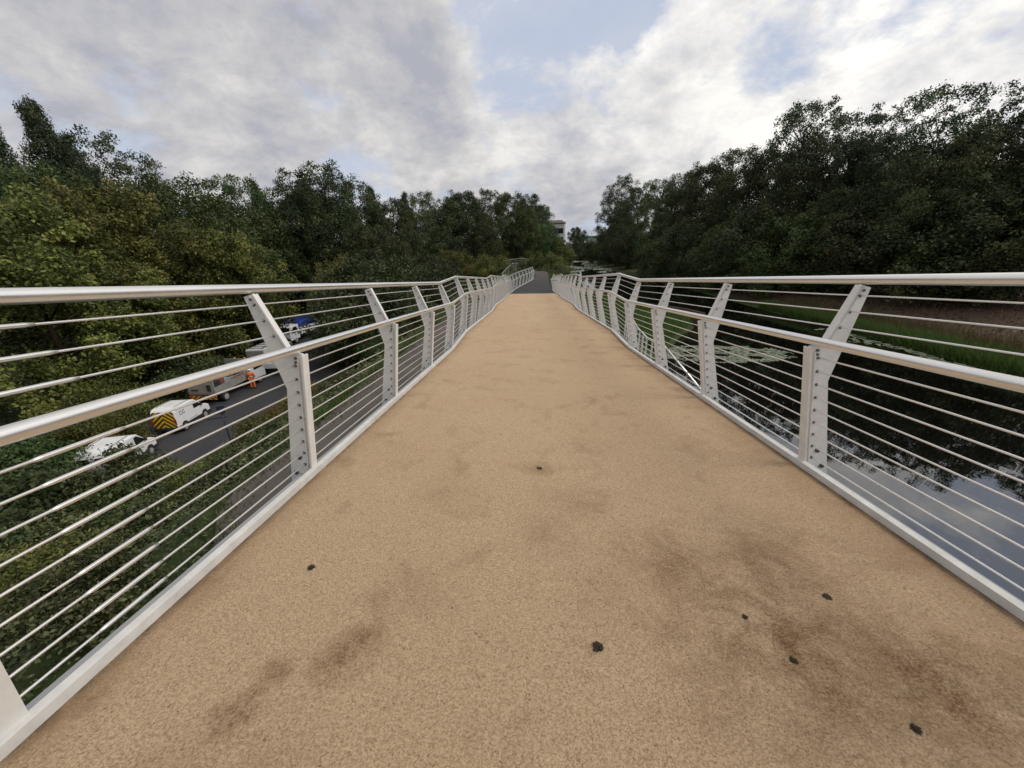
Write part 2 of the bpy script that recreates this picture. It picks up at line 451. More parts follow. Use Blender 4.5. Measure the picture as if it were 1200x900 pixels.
# ------------------------------------------------------------------ railings
# post outline: u outward from the foot, h above the deck
def u_in(h): return -.14 * h / .955
POLY = [(.0, -.18), (.0, .0), (-.14, .955), (-.045, .985), (.10, 1.372), (.165, 1.352), (.035, .70), (.19, -.06), (.19, -.18)]
LOWW = [.875 - .1 * k for k in range(9)]
UPW = [1.30, 1.195, 1.09]
def u_w(h): return (u_in(h) + .058) if h < .95 else (-.045 + (h - .985) * (.145 / .387) + .032)
def lean(side, u, h): return side * (u + (-.045 if side > 0 else .022) * h)
def make_post(side):
    mb = MB()
    p = [(lean(side, u, h), h) for u, h in POLY]
    mb.prism(p, -.010, .010)
    # welded flange along the inner edge, and a rib on the raking arm
    for (a, b, w, th) in (((.0, .03), (-.14, .950), .036, .006), ((-.045, .992), (.098, 1.366), .024, .005)):
        d = Vector((b[0] - a[0], b[1] - a[1])).normalized(); nrm = Vector((-d.y, d.x))   # towards the path
        q = [(a[0], a[1]), (b[0], b[1]), (b[0] + nrm.x * th * 2, b[1] + nrm.y * th * 2), (a[0] + nrm.x * th * 2, a[1] + nrm.y * th * 2)]
        mb.prism([(lean(side, u - .001, h), h) for u, h in q], -w, w)
    for (a, b, w) in (((.022, .04), (-.106, .915), .022), ((-.022, 1.0), (.116, 1.355), .017)):   # stiffening rib beside the flange
        mb.prism([(lean(side, u, h), h) for u, h in (a, b, (b[0] + .007, b[1]), (a[0] + .007, a[1]))], -w, w)
    for h in LOWW + UPW:
        u = lean(side, u_w(h), h); mb.tube([(u, -.020, h), (u, .020, h)], .0105, 8, 1)
    return mb.mesh('post', [WHITE_PAINT, BOLT])
def make_bolt(r):
    mb = MB(); mb.tube([(0, -.021, 0), (0, .021, 0)], r, 6, 0, True, False)
    return mb.mesh('bolt', [BOLT])
BOLT_S, BOLT_L = make_bolt(.010), make_bolt(.018)

def railing(side, x0, k_end, label):
    k0 = -2
    root = empty('bridge_railing', (x0, 0, 0), 0, label, 'railing')
    me = make_post(side)
    K = list(range(k0, k_end + 1))
    yk = lambda k: {(0, -1): .69, (1, -1): 2.46, (1, 1): 2.64, (2, 1): 4.38}.get((k, side), post_y(k))
    P = [(xshift(yk(k), side), yk(k), zdeck(yk(k))) for k in K]
    for k, p in zip(K, P):
        po = link('post', me, root, p)
        if 0 <= k <= 5:
            for (u, h, b) in ((.118, 1.335, BOLT_S), (.103, 1.300, BOLT_S), (-.088, .93, BOLT_S), (-.084, .90, BOLT_S), (.075, .135, BOLT_L), (.135, .0, BOLT_L)):
                link('bolt', b, po, (lean(side, u, h), 0, h))
    def run(u, h, r, n, name, mat, ext=.35):
        pts = [(x + lean(side, u, h), y, z + h) for x, y, z in P]
        mb = MB(); mb.tube(pts, r, n)
        return mb.build(name, [mat], root)
    run(.132, 1.402, .030, 16, 'top_rail', STEEL)
    run(-.105, .992, .030, 16, 'low_handrail', STEEL)
    for h in LOWW + UPW: run(u_w(h), h, .0054, 6, 'rail_wire', WIRE)
    # painted edge angle against the deck
    mb = MB(); vs = []; fs = []
    sec = [(-.045, -.20), (-.045, .045), (-.006, .050), (-.006, -.20)]
    pts = [(x, y, z) for x, y, z in P]
    for x, y, z in pts: vs += [(x + side * u, y, z + h) for u, h in sec]
    for j in range(len(pts) - 1):
        for i in range(4): fs.append((j * 4 + i, j * 4 + (i + 1) % 4, (j + 1) * 4 + (i + 1) % 4, (j + 1) * 4 + i))
    fs += [(0, 1, 2, 3), tuple(len(vs) - 4 + i for i in range(4))]
    mb.add(vs, fs); mb.build('edge_kerb', [KERB_PAINT], root)
    return root
rl = railing(-1, XL, 27, 'white steel railing on the road side of the bridge, with leaning posts and wires')
rr_ = railing(1, XR, 20, 'white steel railing on the canal side of the bridge, with leaning posts and wires')
# wire tensioners beside the first post of the road-side railing
for h in LOWW + UPW:
    y0 = 1.0; mb = MB()
    pts = [(lean(-1, u_w(h), h), q, zdeck(q) + h) for q in (y0, y0 + .03, y0 + .27, y0 + .30)]
    mb.tube(pts, [.006, .0092, .0092, .006], 8); mb.build('wire_tensioner', [WIRE], rl)

# mud clods and twigs lying on the deck
def clod(x, y, r, name, label, flat=.35, seed=1):
    from mathutils import noise
    bm = bmesh.new(); bmesh.ops.create_icosphere(bm, subdivisions=4, radius=1)
    for v in bm.verts:
        p = v.co.copy()
        k = .80 + .42 * noise.noise(p * 1.5 + Vector((seed * 3.1, 0, 0))) + .50 * noise.noise(p * 5.5 + Vector((0, seed * 2.3, 0))) + .45 * noise.noise(p * 13)
        v.co = Vector((p.x * k * r, p.y * k * r, p.z * max(.25, k) * r * flat * 1.5))
    me = bpy.data.meshes.new(name); bm.to_mesh(me); bm.free(); me.materials.append(MUD)
    o = link(name, me, None, (x, y, zdeck(y) + r * flat * .12)); o.rotation_euler = (-math.atan(G), 0, seed * 1.3)
    return tag(o, label, 'mud clod', 'mud clods dropped on the tan path')
MUD = paint('mud', (.055, .037, .020), .95, 0, .7, 90)
clod(.27, 1.06, .023, 'mud_clod', 'largest dark moss clod near the middle of the tan path', .35, 1)
clod(1.36, 1.34, .019, 'mud_clod', 'flat black mud scrap closest to the canal side kerb', .2, 2)
clod(.93, 1.22, .012, 'mud_clod', 'small black mud crumb left of the flat black scrap', .35, 3)
clod(1.01, 1.03, .015, 'mud_clod', 'dark mud crumb in the brown stain on the right', .3, 4)
clod(1.25, .81, .015, 'mud_clod', 'dark mud clod at the lower right corner of the path', .35, 5)
clod(-1.14, 1.45, .019, 'mud_clod', 'dark mud clod close to the road side kerb', .3, 6)
clod(.07, 2.54, .020, 'mud_clod', 'far mud scrap on the path, level with the second posts', .25, 7)

# ------------------------------------------------------------------ trees
def leafcloud(centers, radii, counts, rg, leaf, flat=.75, jitter=.25, up=.35, width=.55):
    V = []; T = []
    for c, r, n in zip(centers, radii, counts):
        d = rg.normal(size=(n, 3)); d /= np.linalg.norm(d, axis=1)[:, None]
        d[:, 2] = np.where(d[:, 2] < -.72, -d[:, 2] * .6, d[:, 2])
        rad = r * (.30 + .85 * rg.random(n) ** .7)
        p = np.asarray(c) + d * rad[:, None] * np.array([1, 1, flat]) + rg.normal(size=(n, 3)) * leaf * .3
        nr = d * .8 + rg.normal(size=(n, 3)) * .75 + np.array([0, 0, up]); nr /= np.linalg.norm(nr, axis=1)[:, None]
        a = np.cross(nr, rg.normal(size=(n, 3))); a /= np.linalg.norm(a, axis=1)[:, None]
        a[:, 2] -= .25
        b = np.cross(nr, a)
        s = (leaf * (.55 + .8 * rg.random(n)))[:, None]
        V.append(np.stack([p - a * s * .5, p + b * s * width * .5 - a * s * .05, p + a * s * .55, p - b * s * width * .5 + a * s * .05], 1).reshape(-1, 3))
        T.append(np.clip(rg.normal(.45, .24) + rg.normal(size=n) * jitter, 0, 1))
    return np.concatenate(V), np.concatenate(T)

def tree_meshes(name, seed, H, Rc, base, kind, nclump, nleaf, leaf, mat, trunk_r=.22, cr=1.1):
    """kind: round / tall / airy / spread / column ; returns trunk and crown meshes"""
    rg = np.random.default_rng(seed)
    lean = rg.normal(0, .03, 2)
    def prof(t):
        if kind == 'round': return math.sin(math.pi * (.12 + .80 * t)) ** .7
        if kind == 'tall': return (1 - t) ** .55 * (.55 + .45 * math.sin(math.pi * min(1, t * 2.2 + .15)) if t < .4 else 1) * .95
        if kind == 'column': return (math.sin(math.pi * (.1 + .84 * t)) ** .5) * .85 * (1 - .45 * t)
        if kind == 'spread': return (.75 + .5 * t) * (1 - t ** 4) ** .5
        if kind == 'airy': return math.sin(math.pi * (.14 + .78 * t)) ** .6
        return 1
    cents = []; rads = []
    lob = rg.uniform(0, 6.28, 5); la = rg.uniform(.06, .22, 5)
    for i in range(nclump):
        t = (i + rg.random()) / nclump
        a = rg.uniform(0, 2 * math.pi)
        lobe = 1 + sum(la[k] * math.sin((k + 2) * a + lob[k] + 4 * t) for k in range(5))
        rr = Rc * prof(t) * lobe * (.30 + .68 * rg.random() ** .5)
        z = base + (H - base - cr * .4) * t + rg.normal(0, .25)
        cents.append((rr * math.cos(a) + lean[0] * z, rr * math.sin(a) + lean[1] * z, z))
        rads.append(cr * rg.uniform(.55, 1.35) * (1.0 if t < .8 else .75))
    w = np.array(rads) ** 2; cnt = np.maximum(12, (nleaf * w / w.sum())).astype(int)
    V, T = leafcloud(cents, rads, cnt, rg, leaf, 1.0 if kind not in ('column', 'tall') else 1.35, up=.2)
    crown = quads_mesh(name + '_crown', V, 4, mat, {'tint': T})
    mb = MB()
    top = H * (.82 if kind in ('tall', 'airy', 'column') else .62)
    tp = [(lean[0] * z + .12 * math.sin(z * .7 + seed), lean[1] * z + .10 * math.sin(z * .9), z) for z in np.linspace(-.6, top, 9)]
    mb.tube(tp, [trunk_r * (1.35 if i == 0 else 1) * (1 - .86 * i / 8) for i in range(9)], 8)
    nl = 30 if kind != 'airy' else 46
    for c in rg.permutation(len(cents))[:nl]:
        cx, cy, cz = cents[c]
        zs = max(base * .6, cz - .45 * math.hypot(cx, cy) - .8); zs = min(zs, top * .95)
        s0 = (np.interp(zs, np.linspace(-.6, top, 9), [p[0] for p in tp]), np.interp(zs, np.linspace(-.6, top, 9), [p[1] for p in tp]), zs)
        m_ = (lerp(s0[0], cx, .5), lerp(s0[1], cy, .5), lerp(s0[2], cz, .38) + .15)
        r0 = trunk_r * .38 * (1 - .6 * zs / H)
        mb.tube([s0, m_, (cx, cy, cz)], [r0, r0 * .65, r0 * .2], 5)
    return mb.mesh(name + '_trunk', [BARK]), crown

PROTO = {}
def proto(key, *a, **k): PROTO[key] = (a[1], tree_meshes(key, *a, **k))
#            seed  H   R   base kind nclump nleaf leaf mat
proto('oak',   3, 14., 5.2, 2.0, 'round', 290, 62000, 0.19, L_DARK, trunk_r=.30, cr=0.82)
proto('oak2',  8, 13., 5.0, 1.2, 'round', 300, 62000, 0.18, L_MID, trunk_r=.28, cr=0.78)
proto('olive', 5, 14., 5.4, 1.5, 'round', 340, 80000, 0.20, L_OLIVE, trunk_r=.28, cr=0.72)
proto('olive2', 15, 12., 5.0, 1.0, 'round', 300, 70000, 0.20, L_OLIVE, trunk_r=.28, cr=0.72)
proto('poplar', 6, 20., 3.0, 1.5, 'column', 320, 56000, 0.18, L_BLUE, trunk_r=.26, cr=0.62)
proto('spire', 17, 20., 3.2, 2., 'tall', 260, 42000, 0.18, L_BLUE, trunk_r=.24, cr=0.58)
proto('birch', 9, 15., 3.4, 3., 'airy', 150, 22000, 0.16, L_BLUE, trunk_r=.17, cr=0.60)
proto('ash',  12, 16., 4.4, 2.5, 'airy', 220, 36000, 0.18, L_MID, trunk_r=.24, cr=0.70)
proto('alder', 14, 15., 4.2, 1.0, 'round', 290, 58000, 0.18, L_DARK, trunk_r=.24, cr=0.74)
proto('ash2', 21, 16., 4.6, 1.5, 'airy', 250, 44000, 0.17, L_DARK, trunk_r=.24, cr=0.68)
proto('willow', 23, 7., 4.2, .2, 'spread', 200, 36000, 0.16, L_MID, trunk_r=.2, cr=0.68)
proto('thorn', 25, 6., 3.2, .2, 'round', 180, 32000, 0.15, L_DARK, trunk_r=.14, cr=0.55)
proto('sallow', 27, 6., 3.2, .2, 'round', 180, 32000, 0.15, L_OLIVE, trunk_r=.14, cr=0.55)

NAMES = {'oak': ('broadleaf_tree', 'tree'), 'oak2': ('broadleaf_tree', 'tree'), 'olive': ('chestnut_tree', 'tree'), 'olive2': ('chestnut_tree', 'tree'), 'poplar': ('poplar_tree', 'tree'),
         'spire': ('spire_tree', 'tree'), 'birch': ('birch_tree', 'tree'), 'ash': ('ash_tree', 'tree'), 'alder': ('alder_tree', 'tree'), 'ash2': ('ash_tree', 'tree'),
         'willow': ('willow_tree', 'tree'), 'thorn': ('thorn_tree', 'tree'), 'sallow': ('sallow_tree', 'tree')}
def plant_tree(key, az, dist, tanel, label, group, wid=1., sink=.0):
    """a tree at a bearing and distance from the bridge, grown to the height its crown reaches"""
    x, y = dist * math.sin(R(az)), dist * math.cos(R(az))
    z = hgt(x, y) - .1 - sink
    H0, (tm, cm) = PROTO[key]
    s = (1.43 + tanel * dist - z) / H0
    nm, cat = NAMES[key]
    o = empty(nm, (x, y, z), random.uniform(0, 6.28), label, cat, group)
    sw = s * wid if s < 1.6 else 1.6 * wid
    o.scale = (sw, sw, s)
    link('trunk', tm, o); link('crown', cm, o)
    return o
GL, GRT, GF = 'trees of the wood beyond the road', 'trees on the far canal bank', 'low trees in front of the woods'
TREES = [
 # left of the bridge, far left to centre
 ('poplar', -52.0, 72, .185, 'tall blue green poplar cut by the left side of the photo', GL, .75),
 ('poplar', -49.6, 70, .215, 'tallest dark poplar at the far left, above the olive crowns', GL, .8),
 ('spire', -47.9, 74, .175, 'narrow spire tree tucked behind the tallest left poplar', GL),
 ('birch', -46.6, 68, .190, 'thin wispy tree standing alone just right of the left poplars', GL),
 ('birch', -44.4, 66, .160, 'slim pointed feathery tree right of the wispy left tree', GL),
 ('olive', -46.8, 49, .108, 'big olive yellow tree whose crown tops the left handrail', GL, 1.1),
 ('olive2', -53.2, 42, .078, 'olive yellow tree at the left photo edge, in front of the taller one', GL, 1.1),
 ('olive2', -40.6, 51, .040, 'lower olive tree, its crown right of the big olive one', GL, 1.0),
 ('oak2', -50.5, 60, .13, 'dark green round tree between the poplars and olive crowns', GL),
 ('oak2', -41.8, 58, .128, 'round pale topped tree above the right side of the olive crown', GL),
 ('oak2', -37.8, 62, .098, 'broad mid green tree in the dip left of the spiky ones', GL, 1.1),
 ('ash', -35.3, 70, .136, 'slender airy tree poking up in the dip of the left wood', GL),
 ('spire', -33.4, 74, .124, 'bluish pointed tree right of the slender airy one', GL),
 ('oak', -30.6, 70, .122, 'dense dark domed tree left of the tall centre left crowns', GL),
 ('ash2', -29.0, 68, .150, 'tall dark ash on the left shoulder of the highest left crowns', GL),
 ('ash2', -26.4, 67, .164, 'highest broad dark crown in the middle of the left wood', GL),
 ('ash2', -23.6, 70, .142, 'dark crown stepping down right of the highest left wood crown', GL),
 ('spire', -21.2, 76, .128, 'twin pointed dark tree over the fourth left railing post', GL),
 ('alder', -19.0, 74, .104, 'rounded dark alder in the low gap of the left wood skyline', GL),
 ('ash', -14.8, 78, .118, 'light feathery ash rising above the fifth left railing post', GL),
 ('spire', -17.0, 84, .116, 'pointed tree half hidden behind the light feathery ash', GL),
 ('oak', -11.8, 70, .106, 'dark broad oak left of the large centre oak', GL),
 ('oak', -8.4, 74, .118, 'large brownish green oak left of the bridge end', GL, 1.1),
 ('ash2', -5.2, 86, .126, 'tall dark tree right of the large centre oak', GL),
 ('oak2', -2.6, 80, .116, 'round crowned green tree above the bridge end', GL),
 ('alder', -.2, 92, .112, 'dark tree closing the right end of the left wood', GL),
 ('oak2', 1.4, 104, .088, 'last sloping crown of the left wood, beside the white building', GL),
 # lower front row on the left
 ('oak', -44.5, 58, .03, 'dark shaded tree behind the olive crowns and the white van', GF),
 ('alder', -37.5, 57, .02, 'dark shaded tree above the parked white van', GF),
 ('oak2', -34.6, 68, .05, 'mid green leaning tree above the tipper truck', GF),
 ('oak', -30.6, 72, .04, 'dark tree behind the blue covered truck', GF),
 ('thorn', -24.9, 46, -.035, 'low dark thorn above the first full left post', GF, .8),
 ('sallow', -26.6, 41, -.020, 'yellowish sallow bush above the left railing', GF, .55),
 ('thorn', -23.2, 40, -.030, 'dark round thorn right of the yellowish sallow', GF, 1.2),
 ('oak', -21.4, 58, .05, 'shaded dark oak above the second left post', GF),
 ('alder', -16.6, 62, .04, 'shaded dark alder above the third left post', GF),
 ('thorn', -18.9, 44, -.025, 'dark thorn behind the third left post', GF),
 ('alder', -12.6, 62, .045, 'dark alder left of the first landing of the railing', GF),
 ('sallow', -11.0, 58, -.010, 'olive sallow above the sloping railing panel', GF),
 ('thorn', -14.6, 50, -.018, 'small dark thorn at the foot of the left alders', GF),
 ('alder', -6.8, 66, .05, 'dark alder behind the olive sallow by the bridge end', GF),
 ('thorn', -7.4, 60, -.028, 'round dark thorn left of the bridge end', GF),
 ('sallow', -3.8, 78, -.002, 'olive sallow behind the distant grey railing', GF),
 ('alder', -2.4, 78, .055, 'dark alder behind the distant grey railing', GF),
 ('oak2', 1.0, 88, .045, 'leafy tree just left of the white building foot', GF),
 # centre gap
 ('sallow', 3.0, 112, .020, 'round sallow in front of the white building', GF),
 ('sallow', 4.3, 108, .012, 'olive round tree right below the white building', GF),
 ('oak', 6.9, 160, .038, 'dark domed tree in the gap, right of the white building', GF),
 ('thorn', 7.6, 125, .004, 'small dome shaped bush beside the far canal', GF, 1.2),
 ('alder', 8.8, 180, .006, 'dark tree below the far green bridge', GF),
 ('alder', 10.8, 190, .004, 'dark tree at the right foot of the far green bridge', GF),
 # far canal bank, right of the bridge
 ('thorn', 10.4, 122, .018, 'low dark bush where the far canal bends right', GRT, 1.3),
 ('willow', 10.9, 100, .022, 'low willow at the water left of the spiky topped tree', GRT, 1.1),
 ('thorn', 12.4, 88, .02, 'dark bush at the water right of the low willow', GRT, 1.2),
 ('oak', 12.6, 128, .064, 'farthest sloping tree on the right canal bank', GRT),
 ('ash2', 12.3, 100, .140, 'spiky topped dark tree, first tall one right of the gap', GRT),
 ('alder', 12.4, 108, .090, 'dark tree at the left foot of the spiky topped one', GRT),
 ('ash2', 14.6, 88, .120, 'dark tree right of the spiky topped one', GRT),
 ('ash', 16.9, 78, .130, 'airy topped tree on the rising right skyline', GRT),
 ('alder', 19.4, 70, .138, 'dense dark alder halfway up the rising right skyline', GRT),
 ('oak', 22.6, 62, .150, 'big dark round tree on the right, before the tallest crown', GRT),
 ('ash2', 25.0, 60, .178, 'tall dark ash left of the tallest right crown', GRT),
 ('oak', 27.6, 54, .165, 'dark full tree at the left foot of the tallest right crown', GRT),
 ('ash2', 30.9, 50, .242, 'tallest tree on the right bank, with a ragged see through top', GRT, .9),
 ('alder', 34.4, 46, .180, 'dark tree right of the tallest ragged crown', GRT),
 ('birch', 38.2, 44, .215, 'left one of the two thin airy crowns against bright sky', GRT, .95),
 ('alder', 37.2, 48, .165, 'dense green tree below the thin airy crowns', GRT),
 ('birch', 42.0, 43, .222, 'right one of the two thin airy crowns against bright sky', GRT, 1.0),
 ('oak', 41.6, 40, .150, 'dark broad tree below the right thin airy crown', GRT),
 ('alder', 45.4, 39, .168, 'heavy green tree reaching the right side of the photo', GRT),
 ('oak', 50., 38, .16, 'dark tree just past the right side of the photo', GRT),
 ('ash', 56., 40, .17, 'ash tree mirrored in the right corner of the canal', GRT),
 ('alder', 63., 42, .14, 'round tree on the right bank behind the brown earth', GRT),
 ('oak', 72., 42, .14, 'dark oak on the right bank farthest from the landing', GRT),
 # lower front row on the right bank
 ('thorn', 14.0, 78, .02, 'low dark bush at the water below the spiky tree', GRT),
 ('willow', 18.2, 62, .04, 'low willow leaning to the water, far along the right bank', GRT),
 ('thorn', 22.0, 54, .05, 'dark low thorn below the big round right tree', GRT, 1.2),
 ('willow', 25.8, 47, .035, 'lighter green willow above the right landing posts', GRT, 1.1),
 ('thorn', 29.2, 44, .060, 'dark bush between the two green willows of the right bank', GRT, 1.2),
 ('willow', 32.2, 42, .045, 'spreading green willow above the third right post', GRT, 1.2),
 ('alder', 35.6, 41, .085, 'dark alder filling the right bank above the handrail', GRT),
 ('thorn', 38.6, 39, .05, 'dark thorn above the nearest right post', GRT, 1.3),
 ('oak', 43.6, 37, .10, 'shaded oak with a leaning pale trunk beside it', GRT),
 ('thorn', 47.2, 36, .06, 'dark thorn low at the right photo edge', GRT, 1.3),
 ('birch', 35.9, 45, .205, 'thin ragged crown just right of the tallest right tree', GRT),
 ('birch', 45.0, 41, .205, 'ragged airy crown nearest the right side of the photo', GRT),
 ('birch', 49.5, 40, .20, 'airy crown mirrored in the lower right canal', GRT),
]
for T_ in TREES: plant_tree(*T_[:6], *(T_[6:]))
# leaning pale dead trunk on the right bank
mb = MB(); mb.tube([(0, 0, -.3), (.25, .1, 1.5), (.9, .15, 3.4), (1.5, .2, 4.6)], [.16, .14, .10, .05], 7)
x, y = 30.5, 28.0
tag(mb.build('dead_trunk', [paint('pale_bark', (.20, .17, .14), .9, 0, .4, 4)], None, (x, y, hgt(x, y))), 'pale leaning bare trunk under the dark right bank trees', 'dead trunk')

# ---- shrubs
def shrub_meshes(name, seed, H, Rr, n, leaf, mat):
    rg = np.random.default_rng(seed)
    c = []; r = []
    for i in range(26):
        a = rg.uniform(0, 6.28); d = Rr * rg.random() ** .6; z = H * (.15 + .75 * rg.random()) * (1 - .45 * (d / Rr) ** 2)
        c.append((d * math.cos(a), d * math.sin(a), z)); r.append(.34 * Rr * rg.uniform(.5, 1.2))
    w = np.array(r) ** 2; cnt = np.maximum(10, n * w / w.sum()).astype(int)
    V, T = leafcloud(c, r, cnt, rg, leaf, .8, .3)
    f = quads_mesh(name + '_foliage', V, 4, mat, {'tint': T})
    mb = MB()
    for i in rg.permutation(26)[:9]: mb.tube([(0, 0, -.2), (c[i][0] * .4, c[i][1] * .4, c[i][2] * .55), c[i]], [.03, .02, .008], 5)
    return mb.mesh(name + '_stem', [BARK]), f
SH = {'weed': shrub_meshes('weed', 31, 1.5, 1.3, 9000, 0.09, L_WEED), 'green': shrub_meshes('green', 32, 2.0, 1.6, 11000, 0.10, L_MID),
      'yellow': shrub_meshes('yellow', 33, 1.1, 1.0, 6500, 0.08, L_YEL), 'dark': shrub_meshes('dark', 34, 2.2, 1.8, 11000, 0.11, L_DARK), 'olive': shrub_meshes('olive', 35, 2.4, 1.7, 12000, 0.10, L_OLIVE)}
def shrub(key, x, y, s, label, group, sz=None, z=None):
    sm, fm = SH[key]
    o = empty('shrub', (x, y, (hgt(x, y) if z is None else z) - .05), random.uniform(0, 6.28), label, 'shrub', group)
    o.scale = (s, s, sz or s)
    link('stem', sm, o); link('foliage', fm, o); return o
GS, GB = 'shrubs on the slope between bridge and road', 'shrubs around the far end of the bridge'
SLOPE_LABEL = 'leafy green shrub in the thicket on the slope below the left railing'
for k, (key, x, y, s, lb) in enumerate([
    ('olive', -25.9, 18.9, 1.15, 'olive shrub between the two white vans beside the road'),
    ('weed', -20.2, 14.9, 1.65, 'leafy shrub half covering the nearer white van'),
    ('green', -19.0, 12.6, 1.1, 'green shrub in front of the nearer white van'),
    ('yellow', -17.4, 20.2, .8, 'yellowing shrub beside the road, left of the dark mast'),
    ('yellow', -17.6, 23.0, .95, 'yellow flowered shrub just right of the dark mast'),
    ('yellow', -17.8, 25.6, 1.05, 'brightest yellow shrub beside the first full left post'),
    ('yellow', -17.9, 28.4, .9, 'yellow shrub right of the first full left post'),
    ('dark', -27.5, 17.5, 1.3, 'dark shrub on the far verge behind the nearer van'),
    ('dark', -28.0, 29.5, 1.5, 'dark shrub on the far verge beside the tipper truck'),
    ('olive', -28.6, 12.0, 1.6, 'olive shrub on the far verge at the left photo edge'),
    ('olive', -29.0, 22.0, 1.6, 'olive shrub on the far verge left of the chevron van')]):
    shrub(key, x, y, s, lb, GS)
for (key, x, y, s, lb) in [('dark', -21.5, 10.2, 1.9, 'tall dark shrub at the left photo edge, hiding the road'), ('green', -24.2, 12.6, 1.9, 'tall green shrub left of the nearer white van'), ('weed', -18.6, 9.4, 1.8, 'tall weedy shrub low at the left photo edge'),
                           ('dark', -16.6, 7.2, 1.5, 'dark shrub deep in the lower left corner'), ('green', -25.6, 14.6, 1.6, 'green shrub behind the tail of the nearer white van')]:
    shrub(key, x, y, s, lb, GS)
rs = random.Random(8)
for q in range(70):
    yy = rs.uniform(-1, 18); xx = rs.uniform(-16.5, -7.2 + 4.0 * (1 - sstep(.8, 5.6, yy)))
    if xx < -13 and yy > 11.5 or (xx < -11 and yy > 15): continue
    shrub(rs.choice(['weed', 'weed', 'olive', 'green', 'weed']), xx, yy, rs.uniform(.5, .85), SLOPE_LABEL, GS)
for q in range(12):
    yy = rs.uniform(28, 44); xx = rs.uniform(-14, -7.6)
    shrub(rs.choice(['weed', 'green', 'dark', 'olive']), xx, yy, rs.uniform(.7, 1.3), 'shrub in the thicket seen through the left railing, past the second post', GS)
for q in range(40):
    yy = rs.uniform(47, 100); xx = rs.uniform(-18, bankL(yy) - 1.2)
    if -1.2 < xx < 4.2 and yy < 66: continue
    shrub(rs.choice(['weed', 'green', 'olive', 'weed', 'dark']), xx, yy, rs.uniform(.7, 1.35), 'shrub in the scrub between the bridge end and the far wood', GB)
for (key, x, y, s, lb) in [('green', 4.3, 61, 1.0, 'bright green shrub where the asphalt path bends away'), ('olive', 3.6, 68, 1.2, 'olive shrub behind the bend of the asphalt path'),
                           ('green', 1.4, 68, 1.1, 'green shrub straight ahead at the path end'), ('weed', -2.6, 61, .9, 'weedy shrub left of the path end'), ('olive', 5.9, 76, 1.4, 'olive shrub at the far canal edge')]:
    shrub(key, x, y, s, lb, GB)

# ---- stuff: undergrowth, grass, water plants
def scatter_leaves(n, fx, fy, hmax, leaf, seed, dens=None, flat=False):
    rg = np.random.default_rng(seed)
    ys_ = fy(rg.random(n)); P = np.zeros((n, 3)); keep = np.ones(n, bool)
    for i in range(n):
        yy = ys_[i]; xx = fx(rg.random(), yy); P[i] = (xx, yy, hgt(xx, yy))
    clump = (np.sin(P[:, 0] * 1.9 + np.sin(P[:, 1] * 1.3) * 2) * np.sin(P[:, 1] * 1.6 + P[:, 0] * .6) + 1) / 2
    P[:, 2] += hmax * rg.random(n) ** 1.6 * (.25 + .75 * clump)
    nr = rg.normal(size=(n, 3)) * .6 + np.array([0, 0, 1.]); nr /= np.linalg.norm(nr, axis=1)[:, None]
    a = np.cross(nr, rg.normal(size=(n, 3))); a /= np.linalg.norm(a, axis=1)[:, None]; b = np.cross(nr, a)
    s = (leaf * (.5 + .9 * rg.random(n)) * np.clip(np.hypot(P[:, 0], P[:, 1]) / 11., .4, 1.))[:, None]
    V = np.stack([P - a * s * .5, P + b * s * .3, P + a * s * .5, P - b * s * .3], 1).reshape(-1, 3)
    T = np.clip(.2 + .5 * clump + rg.normal(size=n) * .22, 0, 1)
    return V, T
def stuff(name, V, nper, mat, T, label, cat):
    o = link(name, quads_mesh(name, V, nper, mat, {'tint': T}))
    return tag(o, label, cat, kind='stuff')
V, T = scatter_leaves(190000, lambda u, y: lerp(roadR(y) + .6, -6.25 + 4.6 * (1 - sstep(1.0, 6.4, y)) + .5 * math.sin(y * 5.1) * math.sin(y * 2.3), u), lambda u: -5 + 50 * u ** 1.5, .8, .105, 41)
stuff('undergrowth', V, 4, L_WEED, T, 'tangled green undergrowth covering the slope below the bridge', 'undergrowth')
def ptedge(rg):
    y = rg.uniform(-1, 30); e = -5.75 + 4.3 * (1 - sstep(-.2, 6.2, y)) + rg.normal(.05, .22)
    return (e, y, -3.0 + .34 * sstep(24, 35, y) + .01)
EDGE_PT = ptedge
V, T = scatter_leaves(22000, lambda u, y: roadR(y) - 8.3 - 14 * u, lambda u: -4 + 66 * u, 1.0, .24, 42)
stuff('verge_undergrowth', V, 4, L_DARK, T, 'dark undergrowth along the far verge of the road', 'undergrowth')
V, T = scatter_leaves(26000, lambda u, y: lerp(-16, bankL(y) - .6, u), lambda u: 58 + 70 * u, .8, .28, 43)
V4 = V.reshape(-1, 4, 3); ok = ~((V4[:, 0, 0] > -.4) & (V4[:, 0, 0] < 3.4) & (V4[:, 0, 1] < 63.5)); V = V4[ok].reshape(-1, 3); T = T[ok]
stuff('bank_undergrowth', V, 4, L_WEED, T, 'scrubby weeds on the bank past the end of the bridge', 'undergrowth')

